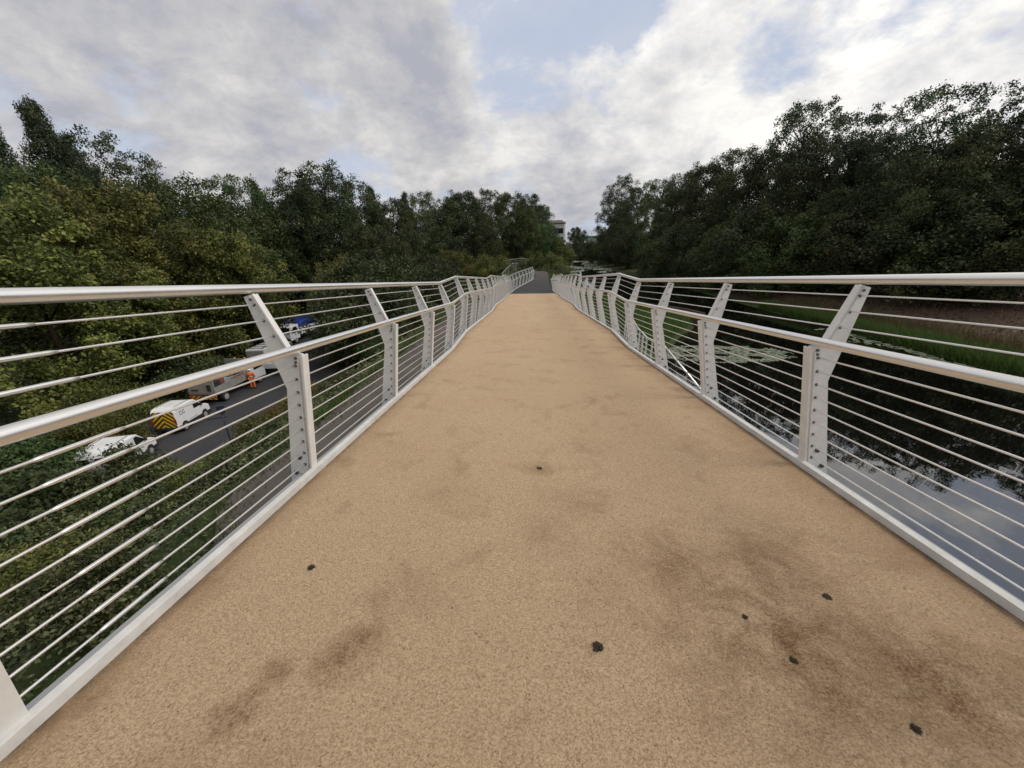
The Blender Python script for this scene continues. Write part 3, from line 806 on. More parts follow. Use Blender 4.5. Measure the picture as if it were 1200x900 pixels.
def grass(n, pts, hmin, hmax, w, seed):
    rg = np.random.default_rng(seed)
    P = np.array([pts(rg) for _ in range(n)])
    h = hmin + (hmax - hmin) * rg.random(n); az = rg.uniform(0, 6.28, n); le = rg.normal(0, .28, (n, 2))
    side = np.stack([np.cos(az), np.sin(az), 0 * az], 1) * w
    tip = P + np.stack([le[:, 0] * h, le[:, 1] * h, h], 1)
    V = np.stack([P - side, P + side, tip], 1).reshape(-1, 3)
    return V, np.clip(rg.normal(.5, .22, n), 0, 1)
def ptverge(rg):
    y = 9 + 35 * rg.random() ** 1.2; x = -5.7 - 1.1 * rg.random() ** 1.4; return (x, y, hgt(x, y) - .03)
V, T = grass(7000, ptverge, .08, .26, .012, 51)
stuff('verge_grass', V, 3, L_GRASS, T, 'bright green grass verge beside the grey towpath', 'grass')
V, T = grass(6000, EDGE_PT, .04, .18, .012, 59)
stuff('path_edge_weeds', V, 3, L_WEED, T, 'ragged weeds creeping over the left side of the grit towpath', 'weeds')
def ptright(rg):
    y = -6 + 36 * rg.random(); x = bankR(y) + .05 + (2.3 - .05 * max(0, y)) * rg.random() ** 1.3; return (x, y, hgt(x, y) - .05)
V, T = grass(60000, ptright, .22, .80, .018, 52)
stuff('bank_grass', V, 3, L_GRASS, T, 'tall bright green grass fringing the far canal bank', 'grass')
def ptdry(rg):
    y = -2 + 32 * rg.random(); x = bankR(y) + 1.6 + 1.6 * rg.random(); return (x, y, hgt(x, y) - .05)
V, T = grass(9000, ptdry, .3, .9, .018, 53)
stuff('dry_grass', V, 3, L_DRY, T, 'yellowing dry grass between the bank grass and brown earth', 'grass')
def ptlitter(rg):
    y = -4 + 50 * rg.random(); x = bankR(y) + 1.8 + 17 * rg.random() ** 1.2; return (x, y, hgt(x, y) - .03)
V, T = grass(14000, ptlitter, .06, .40, .02, 57)
stuff('bank_weeds', V, 3, L_DRY, T, 'sparse dry weeds on the brown earth of the far bank', 'weeds')
V, T = scatter_leaves(16000, lambda u, y: bankR(y) + 1.6 + 18 * u, lambda u: -4 + 52 * u, .10, .16, 58)
stuff('leaf_litter', V, 4, L_LITTER, T, 'brown fallen leaves strewn over the far bank', 'leaf litter')
def ptspit(rg):
    while True:
        y = rg.uniform(17, 31); x = rg.uniform(4.9, bankL(y) - .15)
        if x > 4.2: return (x, y, hgt(x, y) - .04)
V, T = grass(30000, ptspit, .12, .38, .016, 54)
stuff('spit_grass', V, 3, L_GRASS, T, 'short green grass on the spit of bank beside the lily pads', 'grass')
def ptbank(rg):
    y = rg.uniform(30, 62); x = rg.choice([-1, 1]); x = rg.uniform(2.4 + xshift(y), bankL(y) - .2) if x > 0 else rg.uniform(-6.5, -2.1 + xshift(y, -1))
    return (x, y, hgt(x, y) - .04)
V, T = grass(26000, ptbank, .15, .55, .022, 55)
stuff('ramp_grass', V, 3, L_GRASS, T, 'rough grass flanking the asphalt end of the ramp', 'grass')

def pads(n, pts, rmin, rmax, seed):
    rg = np.random.default_rng(seed); V = []; T = []
    for i in range(n):
        x, y = pts(rg); r = rg.uniform(rmin, rmax); a0 = rg.uniform(0, 6.28)
        tl = rg.normal(0, .05, 2) if rg.random() < .8 else rg.normal(0, .28, 2); z0 = WZ + .012 + .02 * rg.random()
        for k in range(7):
            w = a0 + .25 + (2 * math.pi - .5) * k / 6
            dx, dy = r * math.cos(w), r * math.sin(w) * .9
            V.append((x + dx, y + dy, z0 + max(-.008, tl[0] * dx + tl[1] * dy)))
        V.append((x, y, z0)); T.append(np.clip(rg.normal(.45, .25), 0, 1))
    return np.array(V), np.array(T)
def pad1(rg):
    while True:
        a = rg.uniform(0, 6.28); d = rg.random() ** .5
        x, y = 8.9 + 3.0 * d * math.cos(a), 17.3 + 1.5 * d * math.sin(a)
        x += rg.normal(0, .15)
        if x > bankL(y) + .1 and math.sin(x * 3.1 + y * 2.) * math.sin(y * 4.3 - x) > -.45: return x, y
V, T = pads(4200, pad1, .032, .075, 61)
stuff('lily_pads', V, 8, L_PAD, T, 'raft of pale grey green lily pads beside the grassy spit', 'lily pads')
def pad2(rg):
    y = rg.uniform(9.5, 22.5); return bankR(y) - .2 - abs(rg.normal(0, .9)) * (.55 + .3 * math.sin(y * 1.7)), y
V, T = pads(600, pad2, .06, .13, 62)
stuff('shore_lily_pads', V, 8, L_PAD, T, 'scattered green lily pads along the far grassy shore', 'lily pads')
# duckweed rafts on the far canal
def duck(rg):
    while True:
        y = 66 + 62 * rg.random() ** .8; s = rg.random()
        x = bankL(y) + .1 + 5.5 * s ** 1.6 * (1 + .5 * math.sin(y * .17)) if rg.random() < .75 else bankR(y) - .2 - 3.2 * s ** 1.5
        if math.sin(y * .33 + x * .4) + .6 * math.sin(y * .9 - x) > -.6: return x, y
V, T = pads(9000, duck, .16, .36, 63)
stuff('duckweed', V, 8, L_PAD, np.clip(T + .35, 0, 1), 'pale rafts of duckweed floating on the distant canal', 'duckweed')

# ------------------------------------------------------------------ canal side objects
# white landing railing on the bank below the right-hand railing
tr = empty('landing_railing', (4.9, 14, -3.0), 0, 'white sloping landing railing on the canal bank, seen low through the right railing', 'railing')
RP = [(4.96, 10.4, -2.62), (4.66, 12.9, -1.95), (4.25, 13.6, -1.82), (4.3, 15.2, -1.75), (4.5, 16.6, -1.72), (4.6, 18.2, -1.70)]
RP = [(a - 4.9, b - 14, c + 3.0) for a, b, c in RP]
mb = MB(); mb.tube(RP, .030, 10); mb.build('handrail', [STEEL], tr)
for dz in (.22, .42, .62, .82):
    mb = MB(); mb.tube([(a, b, c - dz) for a, b, c in RP[1:]], .009, 6); mb.build('rail_wire', [WIRE], tr)
pp = []
for i in range(1, len(RP) - 1):
    for s_ in np.linspace(0, 1, 3, endpoint=False): pp.append([lerp(RP[i][k], RP[i + 1][k], s_) for k in range(3)])
pp += [RP[0], RP[-1]]
for a, b, c in pp:
    mb = MB(); mb.prism([(a - .035, c - 1.15), (a + .035, c - 1.15), (a + .03, c - .02), (a - .03, c - .02)], b - .012, b + .012); mb.build('post', [WHITE_PAINT], tr)
# timber edging of the spit
mb = MB(); mb.tube([(7.2, 29.4, -3.3), (8.7, 27.6, -3.3), (9.9, 26.0, -3.3), (10.6, 24.2, -3.3)], .0001, 3)
mb = MB()
P_ = [(6.6, 29.6), (8.0, 28.3), (9.4, 26.8), (10.3, 25.2), (10.7, 23.6)]
for (a, b) in zip(P_[:-1], P_[1:]):
    L_ = math.hypot(b[0] - a[0], b[1] - a[1]); an = math.atan2(b[1] - a[1], b[0] - a[0])
    mb.box(((a[0] + b[0]) / 2, (a[1] + b[1]) / 2, -3.12), (L_ + .02, .09, .86), 0, an)
tag(mb.build('timber_edging', [TIMBER], bevel=.015), 'reddish brown timber edging at the back of the grassy spit', 'edging')
# white marker
mb = MB(); mb.prism([(-.30, 0), (.30, 0), (.10, 1.45), (.02, 1.5), (-.06, 1.3)], -.12, .12)
tag(mb.build('bank_marker', [HELM], None, (7.3 - 1.4, 46.2, hgt(5.2, 46) + .1), bevel=.04), 'white tapering marker on the canal bank, above the right landing railing', 'marker')

# distant grey railing of the next ramp, left of the bridge end
gr = empty('ramp_railing', (-2, 60, -2), 0, 'grey distant railing of the next ramp, left of the bridge end', 'railing')
GPs = [[(-2.7, 37.5, -1.15), (-2.55, 46, -.95), (-2.2, 53, -.85), (-1.7, 56.5, -1.1)], [(-4.6, 62, -1.0), (-3.2, 66, -.85), (-1.4, 69, -.75), (-.1, 70, -1.0)]]
for GP in GPs:
    GP = [(a + 2, b - 60, c + 2) for a, b, c in GP]
    mb = MB(); mb.tube(GP, .035, 8); mb.build('top_rail', [GALV], gr)
    for dz in (.3, .6, .9):
        mb = MB(); mb.tube([(a, b, c - dz) for a, b, c in GP], .012, 5); mb.build('rail_wire', [GALV], gr)
    for i in range(len(GP) - 1):
        for s_ in (0, .5):
            a, b, c = [lerp(GP[i][k], GP[i + 1][k], s_) for k in range(3)]
            mb = MB(); mb.box((a, b, c - .7), (.05, .05, 1.4)); mb.build('post', [GALV], gr)

# white building in the gap
bl = empty('apartment_block', (7.0, 172, -1.6), R(-8), 'white flat roofed block with dark windows, beyond the left wood', 'building')
mb = MB(); mb.box((0, 4, 5.6), (15, 9, 11.2)); mb.build('wall', [RENDERW], bl)
mb = MB(); mb.box((0, 4, 11.55), (15.6, 9.6, .5)); mb.box((2.6, 4, 12.1), (8, 6, .8)); mb.build('roof', [GREYBOARD], bl)
for (xx, zz, w, h) in [(5.2, 8.3, 3.6, 2.0), (.2, 8.3, 3.6, 2.0), (-4.6, 8.3, 3.6, 2.0), (5.2, 4.8, 3.6, 2.0), (.2, 4.8, 3.6, 2.0), (5.2, 11.0, 4.2, .35)]:
    mb = MB(); mb.box((xx, -.52, zz), (w, .06, h)); wn_ = mb.build('window', [GLASS], bl)
    mb = MB()
    for dx in (-w / 2, 0, w / 2): mb.box((xx + dx, -.57, zz), (.12, .04, h + .1))
    mb.build('frame', [TRIMD], wn_)
# distant green road bridge
gb = empty('girder_bridge', (42, 228, 0), 0, 'distant dark green girder bridge over the canal, partly behind right bank trees', 'bridge')
mb = MB(); mb.box((0, 0, 4.75), (34, 3, 1.3)); mb.build('girder', [BRIDGEGREEN], gb, bevel=.08)
mb = MB(); mb.box((0, -.2, 3.45), (34, 2.2, 1.1)); mb.build('soffit', [RENDERW], gb)
for xx in (-14, 14):
    mb = MB(); mb.box((xx, 0, .9), (2.2, 2.6, 7.4)); mb.build('pier', [SLABM], gb)
def lamp(x, y, h, label):
    o = empty('street_lamp', (x, y, hgt(x, y)), 0, label, 'street lamp')
    mb = MB(); mb.tube([(0, 0, -.5), (0, 0, h)], [.14, .07], 8); mb.build('pole', [GALV], o)
    mb = MB(); mb.tube([(0, 0, h), (.3, 0, h + .25), (1.1, 0, h + .3)], [.06, .05, .04], 6); mb.build('arm', [GALV], o)
    mb = MB(); mb.box((1.3, 0, h + .28), (.7, .3, .14)); mb.build('lamp_head', [GALV], o, bevel=.03)
lamp(31., 205, 9.6, 'thin distant street lamp above the trees left of the green bridge')
lamp(14.8, 172, 12.5, 'slim lamp pole beside the white flat roofed block')

# ------------------------------------------------------------------ vehicles
def wheel(parent, x, y, r, w):
    mb = MB(); mb.tube([(x - w / 2, y, r), (x + w / 2, y, r)], r, 20)
    wo = mb.build('wheel', [TYRE], parent, bevel=.02)
    mb = MB()
    for sx in (-1, 1): mb.tube([(x + sx * (w / 2 - .01), y, r), (x + sx * (w / 2 + .012), y, r)], r * .62, 16)
    mb.build('rim', [RIM], wo)
def vprism(mb, poly, w, mi=0): mb.prism(poly, -w / 2, w / 2, 'x', mi); return mb

def van(loc, rz, label, red=False):
    o = empty('panel_van', loc, rz, label, 'van', 'white vans parked on the road below')
    Wd = 1.72
    body = [(0, .32), (0, 1.0), (.06, 1.62), (.20, 1.80), (.6, 1.86), (2.05, 1.84), (2.35, 1.76), (2.95, 1.20), (3.55, 1.00), (3.72, .80), (3.76, .34)]
    mb = MB(); vprism(mb, body, Wd); mb.build('body', [VANW], o, bevel=.09)
    mb = MB(); vprism(mb, [(-.05, .30), (-.05, .52), (.1, .55), (3.7, .50), (3.80, .46), (3.78, .26), (.1, .26)], Wd + .03); mb.build('bumper', [TRIMD], o, bevel=.03)
    # tail panel with chevrons, or plain doors
    if not red:
        mb = MB(); mb.prism([(-.80, .52), (.80, .52), (.80, 1.15), (.74, 1.58), (.62, 1.68), (-.62, 1.68), (-.74, 1.58), (-.80, 1.15)], -.025, -.012)
        # lean with the rear doors
        mb.v = [(a, b + (.075 * (max(0, c - 1.0)) if c > 1.0 else 0), c) for a, b, c in mb.v]
        mb.build('chevron_panel', [CHEV], o)
    else:
        for sx in (-.4, .4):
            mb = MB(); mb.box((sx, -.008, 1.02), (.74, .05, 1.05)); d_ = mb.build('rear_door', [VANW], o, bevel=.02)
            mb = MB(); mb.box((sx, -.030, 1.33), (.52, .03, .34)); mb.build('rear_window', [GLASS], d_, bevel=.01)
    for sx in (-1, 1):
        mb = MB(); mb.box((sx * (Wd / 2 - .06), -.015, .95), (.1, .05, .42)); mb.build('tail_light', [REDP], o, bevel=.01)
        # door window
        mb = MB(); vprism(mb, [(1.98, 1.18), (1.98, 1.66), (2.22, 1.68), (2.86, 1.22), (2.80, 1.17)], .02)
        mb.build('side_window', [GLASS], o, (sx * (Wd / 2 + .002), 0, 0))
        mb = MB(); mb.box((0, 0, 0), (.012, .9, .02)); mb.build('side_rub_strip', [TRIMD], o, (sx * (Wd / 2 + .006), 1.75, .62))
        mb = MB(); mb.box((0, 0, 0), (.16, .1, .16)); mb.build('mirror', [TRIMD], o, (sx * (Wd / 2 + .1), 2.72, 1.25), bevel=.02)
        mb = MB(); mb.box((sx * .62, 3.70, .80), (.34, .12, .18)); mb.build('headlight', [HELM], o, bevel=.03)
    for xx in (-.62, .62):
        mb = MB(); mb.box((xx, 1.25, 1.872), (.035, 1.5, .03)); mb.build('roof_seam', [GREYBOARD], o)
    mb = MB(); mb.prism([(-.74, 0), (.74, 0), (.62, .74), (-.62, .74)], -.008, .008)
    mb.v = [(a, 2.92 - c * .74, 1.235 + c * .70) for a, b, c in mb.v] if False else [(a, 2.93 - c * .76 + b, 1.245 + c * .68 + b * 2.2) for a, b, c in mb.v]
    mb.build('windscreen', [GLASS], o)
    # dark fleet mark on the load side
    mb = MB()
    if red:
        mb.box((Wd / 2 + .004, 1.2, 1.2), (.012, .5, .34))
        mb.build('side_badge', [REDP], o)
    else:
        for cy in (.62, .92):
            for k in range(10):
                a0, a1 = 2 * math.pi * k / 12 + .6, 2 * math.pi * (k + 1) / 12 + .6
                pa, pb = (cy + .09 * math.cos(a0), 1.38 + .10 * math.sin(a0)), (cy + .09 * math.cos(a1), 1.38 + .10 * math.sin(a1))
                pc, pd = (cy + .13 * math.cos(a1), 1.38 + .15 * math.sin(a1)), (cy + .13 * math.cos(a0), 1.38 + .15 * math.sin(a0))
                mb.prism([pa, pb, pc, pd], Wd / 2 - .002, Wd / 2 + .006, 'x')
        mb.build('side_mark', [TRIMD], o)
    for sx in (-1, 1):
        for yy in (.72, 3.0): wheel(o, sx * (Wd / 2 - .09), yy, .31, .2)
        for yy in (.72, 3.0):
            mb = MB(); mb.tube([(sx * (Wd / 2 - .02), yy, .36), (sx * (Wd / 2 + .005), yy, .36)], .37, 20); mb.build('wheel_arch', [TRIMD], o)
    return o
v1 = van((-24.05, 21.25, -10.0), R(8), 'white van with a yellow and black chevron tail on the road below'); v1.scale = (.88, .86, .96)
v2 = van((-22.7, 15.9, -10.0), R(16), 'nearer white van half hidden by shrubs, with a red side badge', True); v2.scale = (.95, .9, .96)

def truck_cab(o, y0, W, H, front):
    """cab from y0 forward; front = +1 faces +Y, -1 faces -Y"""
    prof = [(0, .55), (0, H), (1.25, H), (1.55, H - .25), (1.85, 1.35), (1.95, .95), (1.95, .45)]
    f = lambda p: [(y0 + front * a, b) for a, b in p]
    mb = MB(); vprism(mb, f(prof), W); c = mb.build('cab', [VANW], o, bevel=.07)
    for sx in (-1, 1):
        mb = MB(); vprism(mb, f([(.45, 1.35), (.45, H - .25), (1.2, H - .25), (1.62, 1.38)]), .02); mb.build('side_window', [GLASS], c, (sx * (W / 2 + .003), 0, 0))
        mb = MB(); mb.box((sx * (W / 2 + .14), y0 + front * 1.6, 1.7), (.2, .1, .34)); mb.build('mirror', [TRIMD], c, bevel=.02)
        mb = MB(); mb.box((sx * (W / 2 - .28), y0 + front * 1.95, .82), (.34, .08, .2)); mb.build('headlight', [HELM], c, bevel=.02)
    mb = MB(); mb.add([(-W / 2 + .12, y0 + front * 1.84, 1.42), (W / 2 - .12, y0 + front * 1.84, 1.42), (W / 2 - .2, y0 + front * 1.60, H - .27), (-W / 2 + .2, y0 + front * 1.60, H - .27),
                       (-W / 2 + .12, y0 + front * 1.87, 1.43), (W / 2 - .12, y0 + front * 1.87, 1.43), (W / 2 - .2, y0 + front * 1.63, H - .26), (-W / 2 + .2, y0 + front * 1.63, H - .26)],
                      [(4, 5, 6, 7), (0, 1, 2, 3), (0, 1, 5, 4), (1, 2, 6, 5), (2, 3, 7, 6), (3, 0, 4, 7)]); mb.build('windscreen', [GLASS], c)
    mb = MB(); mb.box((0, y0 + front * 1.99, .55), (W - .1, .12, .3)); mb.build('bumper', [TRIMD], c, bevel=.03)
def chassis(o, y0, y1, W):
    mb = MB(); mb.box((0, (y0 + y1) / 2, .62), (W * .5, y1 - y0, .22)); mb.build('chassis', [TRIMD], o)

# tipper truck with a caged load
tk = empty('tipper_truck', (-25.55, 26.1, -10.0), R(3), 'tipper truck with grey tailboard, chevron strip and a mixed load', 'truck')
W = 2.1
chassis(tk, .2, 6.2, W); truck_cab(tk, 4.35, W, 2.25, 1)
mb = MB(); mb.box((0, 2.15, .93), (W, 4.2, .12)); mb.build('load_bed', [GREYBOARD], tk)
mb = MB(); mb.box((0, .05, 1.62), (W, .08, 1.25)); mb.build('tailboard', [GREYBOARD], tk, bevel=.02)
for sx in (-1, 1):
    mb = MB(); mb.box((sx * (W / 2 - .03), 2.15, 1.22), (.06, 4.2, .45))
    for zz in (1.62, 1.9): mb.box((sx * (W / 2 - .03), 2.75, zz), (.05, 3.0, .07))
    for yy in (1.25, 2.2, 3.2, 4.2): mb.box((sx * (W / 2 - .031), yy, 1.65), (.045, .06, .6))
    mb.build('side_board', [GALV], tk)
    mb = MB(); mb.box((sx * .85, -.03, .85), (.2, .05, .14)); mb.build('tail_light', [REDP], tk)
mb = MB(); mb.box((0, -.02, .66), (W, .06, .3)); mb.build('chevron_strip', [CHEVR], tk)
for sx in (-1, 1):
    for yy in (1.0, 5.35): wheel(tk, sx * (W / 2 - .14), yy, .38, .26)
mb = MB(); mb.box((0, 4.28, 2.35), (W * .9, .06, .5)); mb.build('headboard', [GALV], tk)
def load(name, mat, d, at, rz, label, cat):
    mb = MB(); mb.box((0, 0, d[2] / 2), d)
    mb.box((0, 0, d[2] + .02), (d[0] * 1.04, d[1] * 1.04, .05), 1)
    for s_ in (-.25, .25): mb.box((0, d[1] * s_, d[2] / 2), (d[0] * 1.03, .05, d[2] * .98), 1)
    c3 = Matrix.Rotation(R(3), 3, 'Z') @ Vector(at) + Vector((-25.55, 26.1, -10.0))
    tag(mb.build(name, [mat, TRIMD], None, tuple(c3), bevel=.02, rot=(0, 0, rz)), label, cat, 'load on the tipper truck')
load('tool_chest', RUSTY, (.7, .9, .85), (.15, 1.6, 1.0), .1, 'rusty red chest on the tipper truck bed', 'chest')
load('water_butt', BLUEP, (.8, .9, .95), (.1, 2.85, 1.0), -.2, 'blue plastic tub on the tipper truck bed', 'tub')
load('white_crate', HELM, (.45, .5, .7), (.62, 2.2, 1.0), .3, 'white crate between the red chest and blue tub', 'crate')
load('dark_crate', TRIMD, (.8, .8, .7), (.35, .7, 1.0), .0, 'dark crate behind the truck tailboard', 'crate')

mb = MB(); mb.box((0, 4.9, 2.36), (1.2, .3, .05)); bb = mb.build('beacon_bar', [TRIMD], tk)
for sx in (-.45, .45):
    mb = MB(); mb.tube([(sx, 4.9, 2.38), (sx, 4.9, 2.52)], [.1, .08], 10); mb.build('beacon', [AMBER], bb)
mb = MB(); mb.box((.62, .02, 1.45), (.3, .1, .5)); mb.box((-.5, .0, 1.3), (.5, .06, .1)); mb.build('tail_ladder', [TRIMD], tk, bevel=.01)
load('gas_rack', GALV, (.5, .5, 1.1), (-.55, 3.4, 1.0), .1, 'grey rack standing against the truck headboard', 'rack')
load('orange_barrier', HIVIS, (.3, 1.1, .6), (.72, 3.2, 1.0), .05, 'orange folded barrier on the truck bed beside the blue tub', 'barrier')
# white box lorry further along
lo = empty('box_lorry', (-27.4, 35.0, -10.0), R(6), 'white high sided lorry parked beyond the tipper truck', 'lorry'); lo.scale = (.8, .85, .72)
chassis(lo, .2, 6.8, 2.2); truck_cab(lo, 4.9, 2.2, 2.4, 1)
mb = MB(); mb.box((0, 2.35, 1.95), (2.25, 4.6, 2.0)); mb.build('box_body', [VANW], lo, bevel=.04)
mb = MB()
for sx in (-.8, .8): mb.tube([(sx, .2, 3.12), (sx, 4.5, 3.12)], .04, 6)
for yy in (.5, 1.4, 2.3, 3.2, 4.1): mb.box((0, yy, 3.05), (1.66, .06, .06))
mb.build('roof_rack', [TRIMD], lo)
mb = MB(); mb.box((0, .02, 1.9), (2.0, .06, 1.8)); mb.build('rear_door', [GREYBOARD], lo, bevel=.02)
for sx in (-1, 1):
    mb = MB(); mb.box((sx * 1.128, 2.35, 1.2), (.012, 4.4, .14)); mb.build('side_stripe', [TRIMD], lo)
    mb = MB(); mb.box((sx * .95, .0, .8), (.2, .05, .16)); mb.build('tail_light', [REDP], lo)
    for yy in (1.2, 5.9): wheel(lo, sx * .97, yy, .42, .28)
pk = empty('pickup_truck', (-24.9, 33.2, -10.0), R(5), 'small white pickup next to the worker in orange', 'pickup')
chassis(pk, .2, 4.6, 1.7); truck_cab(pk, 2.4, 1.75, 1.9, 1)
for sx in (-1, 1):
    mb = MB(); mb.box((sx * .83, 1.2, 1.0), (.08, 2.3, .5)); mb.build('side_board', [VANW], pk, bevel=.02)
    for yy in (.8, 3.6): wheel(pk, sx * .75, yy, .33, .22)
mb = MB(); mb.box((0, .06, 1.0), (1.74, .08, .5)); mb.build('tailboard', [VANW], pk, bevel=.02)
mb = MB(); mb.box((0, 1.2, .78), (1.6, 2.3, .06)); mb.build('load_bed', [GREYBOARD], pk)

# truck with a blue cover, facing the bridge
bt = empty('covered_truck', (-31.3, 49.0, -10.0), R(-2), 'white cabbed truck with a bright blue load cover, facing the bridge', 'truck')
chassis(bt, -3, 3.2, 2.2); truck_cab(bt, -1.6, 2.25, 2.35, -1)
mb = MB(); mb.box((0, 1.0, 1.35), (2.3, 4.6, .9)); mb.build('load_body', [VANW], bt, bevel=.04)
mb = MB(); vprism(mb, [(-1.35, 1.82), (-1.25, 2.45), (-.6, 2.62), (1.0, 2.70), (2.7, 2.58), (3.25, 2.3), (3.32, 1.82)], 2.36); mb.build('load_cover', [BLUEC], bt, bevel=.16)
for sx in (-1, 1):
    for yy in (-2.5, 2.1): wheel(bt, sx * .98, yy, .44, .28)

# dark mast beside the road
ms = empty('signal_mast', (-17.9, 19.1, hgt(-17.9, 19.1)), R(20), 'thin dark mast with a cross arm beside the road', 'mast')
mb = MB(); mb.tube([(0, 0, -.3), (0, 0, 2.9)], [.05, .04], 8); mb.build('pole', [MAST], ms)
mb = MB(); mb.box((-.3, 0, 2.25), (1.0, .05, .05)); mb.build('cross_arm', [MAST], ms)
mb = MB(); mb.box((0, -.02, 2.75), (.34, .16, .5)); mb.build('signal_box', [MAST], ms, bevel=.02)

# ------------------------------------------------------------------ worker in orange
def skinmesh(name, verts, edges, radii, mats, parent, sub=2):
    me = bpy.data.meshes.new(name); me.from_pydata(verts, edges, [])
    o = link(name, me, parent)
    sm = o.modifiers.new('skin', 'SKIN'); sm.use_smooth_shade = True
    for i, r in enumerate(radii): me.skin_vertices[0].data[i].radius = (r, r) if not isinstance(r, tuple) else r
    me.skin_vertices[0].data[0].use_root = True
    ss = o.modifiers.new('sub', 'SUBSURF'); ss.levels = sub; ss.render_levels = sub
    for m in mats: me.materials.append(m)
    return o
pn = empty('person', (-24.35, 29.9, -10.0), R(200), 'worker in orange hi-vis clothes and white helmet standing beside the trucks', 'person')
bv = [(0, 0, .95), (0, .01, 1.12), (0, .01, 1.32), (0, 0, 1.47), (0, -.01, 1.56), (0, -.02, 1.68),
      (.11, 0, .90), (.13, -.04, .50), (.13, .03, .10), (-.11, 0, .90), (-.13, .05, .50), (-.14, .08, .10),
      (.19, .01, 1.42), (.27, .02, 1.15), (.24, -.20, 1.02), (-.19, .01, 1.42), (-.28, .0, 1.15), (-.22, -.22, 1.05),
      (.13, -.12, .04), (-.14, -.07, .04), (.20, -.29, 1.04), (-.17, -.31, 1.08)]
be = [(0, 1), (1, 2), (2, 3), (3, 4), (4, 5), (0, 6), (6, 7), (7, 8), (0, 9), (9, 10), (10, 11), (3, 12), (12, 13), (13, 14), (3, 15), (15, 16), (16, 17), (8, 18), (11, 19), (14, 20), (17, 21)]
br = [.15, .15, .17, .11, .055, .095, .095, .07, .05, .095, .07, .05, .075, .055, .04, .075, .055, .04, .045, .045, .035, .035]
skinmesh('body', bv, be, br, [SKIN], pn)
jv = [bv[i] for i in (0, 1, 2, 3, 12, 13, 14, 15, 16, 17)]
skinmesh('jacket', jv, [(0, 1), (1, 2), (2, 3), (3, 4), (4, 5), (5, 6), (3, 7), (7, 8), (8, 9)], [.175, .17, .19, .12, .095, .075, .055, .095, .075, .055], [HIVIS], pn)
tv = [(0, 0, .96)] + [bv[i] for i in (6, 7, 8, 9, 10, 11)]
skinmesh('trousers', tv, [(0, 1), (1, 2), (2, 3), (0, 4), (4, 5), (5, 6)], [.16, .115, .09, .07, .115, .09, .07], [HIVIS], pn)
for a, b in ((8, 18), (11, 19)):
    p, q = Vector(bv[a]), Vector(bv[b]); mb = MB(); mb.tube([p + Vector((0, .06, -.04)), (p + q) / 2 + Vector((0, 0, -.01)), q + Vector((0, -.03, .0))], [.06, .06, .045], 10); mb.build('boot', [BOOT], pn)
bm = bmesh.new(); bmesh.ops.create_uvsphere(bm, u_segments=16, v_segments=10, radius=.135)
for v_ in bm.verts:
    v_.co.z = max(v_.co.z, -.01) * 1.05
    if v_.co.z < .01: v_.co.x *= 1.12; v_.co.y *= 1.25
me = bpy.data.meshes.new('helmet'); bm.to_mesh(me); bm.free(); me.materials.append(HELM)
link('helmet', me, pn, (0, -.02, 1.72))
mb = MB(); mb.tube([(0, 0, 1.10), (0, 0, 1.16)], .212, 16, caps=False); mb.build('reflective_band', [HIREF], pn)
mb = MB(); mb.box((0, -.34, 1.08), (.42, .03, .34)); mb.box((0, -.36, 1.08), (.36, .012, .28))
tag(mb.build('clipboard', [HELM], None, (-24.35, 29.9, -10.0), .004, (0, 0, R(200))), 'pale board held by the worker in orange', 'board')

# ------------------------------------------------------------------ sky, sun, camera
SUN_EL, SUN_AZ = 46., 98.      # azimuth clockwise from +Y (ahead), i.e. to the right
w = bpy.data.worlds.new('World'); sc.world = w; w.use_nodes = True
t = NT(w)
SKYZ = 3.7
sky = t.n('ShaderNodeTexSky'); sky.sky_type = 'NISHITA'; sky.sun_disc = False
sky.sun_elevation = R(SUN_EL); sky.sun_rotation = R(SUN_AZ); sky.air_density = 1.2; sky.dust_density = 1.5
g = t.n('ShaderNodeTexCoord').outputs['Generated']
s = t.n('ShaderNodeSeparateXYZ'); t.l(g, s.inputs[0])
zz = t.math('ADD', t.math('MAXIMUM', s.outputs[2], 0.0), .42)
cb = t.n('ShaderNodeCombineXYZ'); t.l(t.math('DIVIDE', s.outputs[0], zz), cb.inputs[0]); t.l(t.math('DIVIDE', s.outputs[1], zz), cb.inputs[1]); cb.inputs[2].default_value = SKYZ
cv = cb.outputs[0]
def lobes(items):
    """broad soft patches of the sky: (direction, half width in radians, amount)"""
    acc = None
    for dr, wd, am in items:
        q = t.n('ShaderNodeVectorMath', operation='DOT_PRODUCT'); t.l(g, q.inputs[0]); q.inputs[1].default_value = Vector(dr).normalized()
        f = t.math('MULTIPLY', t.mapr(q.outputs['Value'], math.cos(wd), 1.), am)
        acc = f if acc is None else t.math('ADD', acc, f)
    return acc
n1 = t.noise(cv, 3.1, 14, .62, .1)
n2 = t.noise(cv, 4.6, 14, .66, .15)
n3 = t.noise(cv, 1.0, 4, .5, .2)
gaps = lobes([((-.02, .91, .42), .17, .23), ((.12, .91, .42), .14, .20), ((.40, .85, .31), .15, .07), ((.48, .80, .35), .13, .085), ((.66, .70, .28), .14, .10), ((.70, .45, .56), .16, .16), ((-.40, .90, .13), .14, .12), ((-.9, .2, .4), .5, .10), ((.2, -.8, .5), .6, .12)])
cover = t.mapr(t.math('SUBTRACT', t.math('ADD', t.math('MULTIPLY', n1, 1.15), t.math('MULTIPLY', n3, .35)), gaps), .56, .70)
dark = lobes([((-.22, .92, .32), .14, .15), ((-.45, .80, .36), .34, .07), ((-.66, .72, .24), .30, .08), ((.12, .98, .10), .16, .14), ((-.30, .88, .45), .16, .04)])
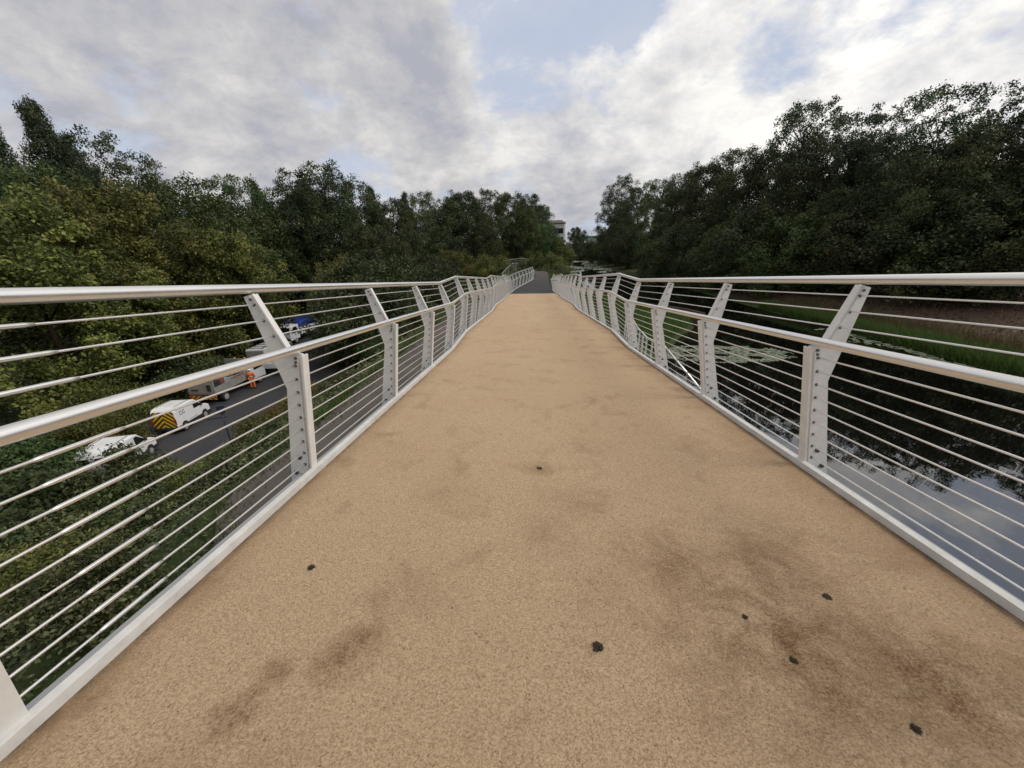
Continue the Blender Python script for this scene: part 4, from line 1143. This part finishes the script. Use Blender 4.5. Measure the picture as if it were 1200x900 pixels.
shade = t.mapr(t.math('SUBTRACT', t.math('ADD', t.math('MULTIPLY', n2, .8), t.math('MULTIPLY', n3, .3)), dark), .36, .66)
glow = lobes([((.70, .60, .30), .75, .9), ((.78, .35, .52), .45, .5), ((.06, .94, .33), .24, .45), ((.28, .88, .40), .10, .35)])
ccol = t.ramp(shade, [(.0, (4.0, 4.12, 4.65)), (.45, (5.3, 5.25, 5.4)), (1., (7.4, 7.25, 6.95))])
ccol = t.mix(t.math('MINIMUM', glow, 1.), ccol, t.mix(shade, (5.9, 6.0, 6.4), (11., 10.7, 10.1)))
blue = t.mix(.85, sky.outputs[0], (5.0, 5.6, 7.0))
blue = t.mix(t.mapr(n2, .35, .7, 0, .5), blue, (6.0, 6.2, 6.8))
col = t.mix(cover, blue, ccol)
bg = t.n('ShaderNodeBackground'); t.l(col, bg.inputs[0]); bg.inputs[1].default_value = .1
t.l(bg.outputs[0], t.n('ShaderNodeOutputWorld').inputs['Surface'])

sl = bpy.data.lights.new('sun', 'SUN'); sl.energy = 1.8; sl.angle = R(30); sl.color = (1, .95, .87)
so = bpy.data.objects.new('sun', sl); COL.objects.link(so)
d = Vector((math.cos(R(SUN_EL)) * math.sin(R(SUN_AZ)), math.cos(R(SUN_EL)) * math.cos(R(SUN_AZ)), math.sin(R(SUN_EL))))
so.rotation_euler = d.to_track_quat('Z', 'Y').to_euler(); so.location = d * 60

cam = bpy.data.cameras.new('camera'); co = bpy.data.objects.new('camera', cam); COL.objects.link(co)
cam.sensor_width = 36; cam.lens = 36 * 440 / 1200; cam.clip_start = .05; cam.clip_end = 6000
pitch, yaw, roll = R(20.3), R(2.95), .02
fw = Vector((-math.sin(yaw) * math.cos(pitch), math.cos(yaw) * math.cos(pitch), -math.sin(pitch)))
rt = Vector((math.cos(yaw), math.sin(yaw), 0)); up = rt.cross(fw)
r2 = rt * math.cos(roll) - up * math.sin(roll); u2 = up * math.cos(roll) + rt * math.sin(roll)
co.matrix_world = Matrix(((r2.x, u2.x, -fw.x, 0), (r2.y, u2.y, -fw.y, 0), (r2.z, u2.z, -fw.z, 1.43), (0, 0, 0, 1)))
sc.camera = co
sc.render.resolution_x, sc.render.resolution_y = 1024, 768
sc.view_settings.view_transform = 'Standard'; sc.view_settings.look = 'None'
sc.view_settings.exposure = .12; sc.view_settings.gamma = 1
sc.cycles.use_denoising = True
sc.cycles.max_bounces = 8; sc.cycles.transparent_max_bounces = 8
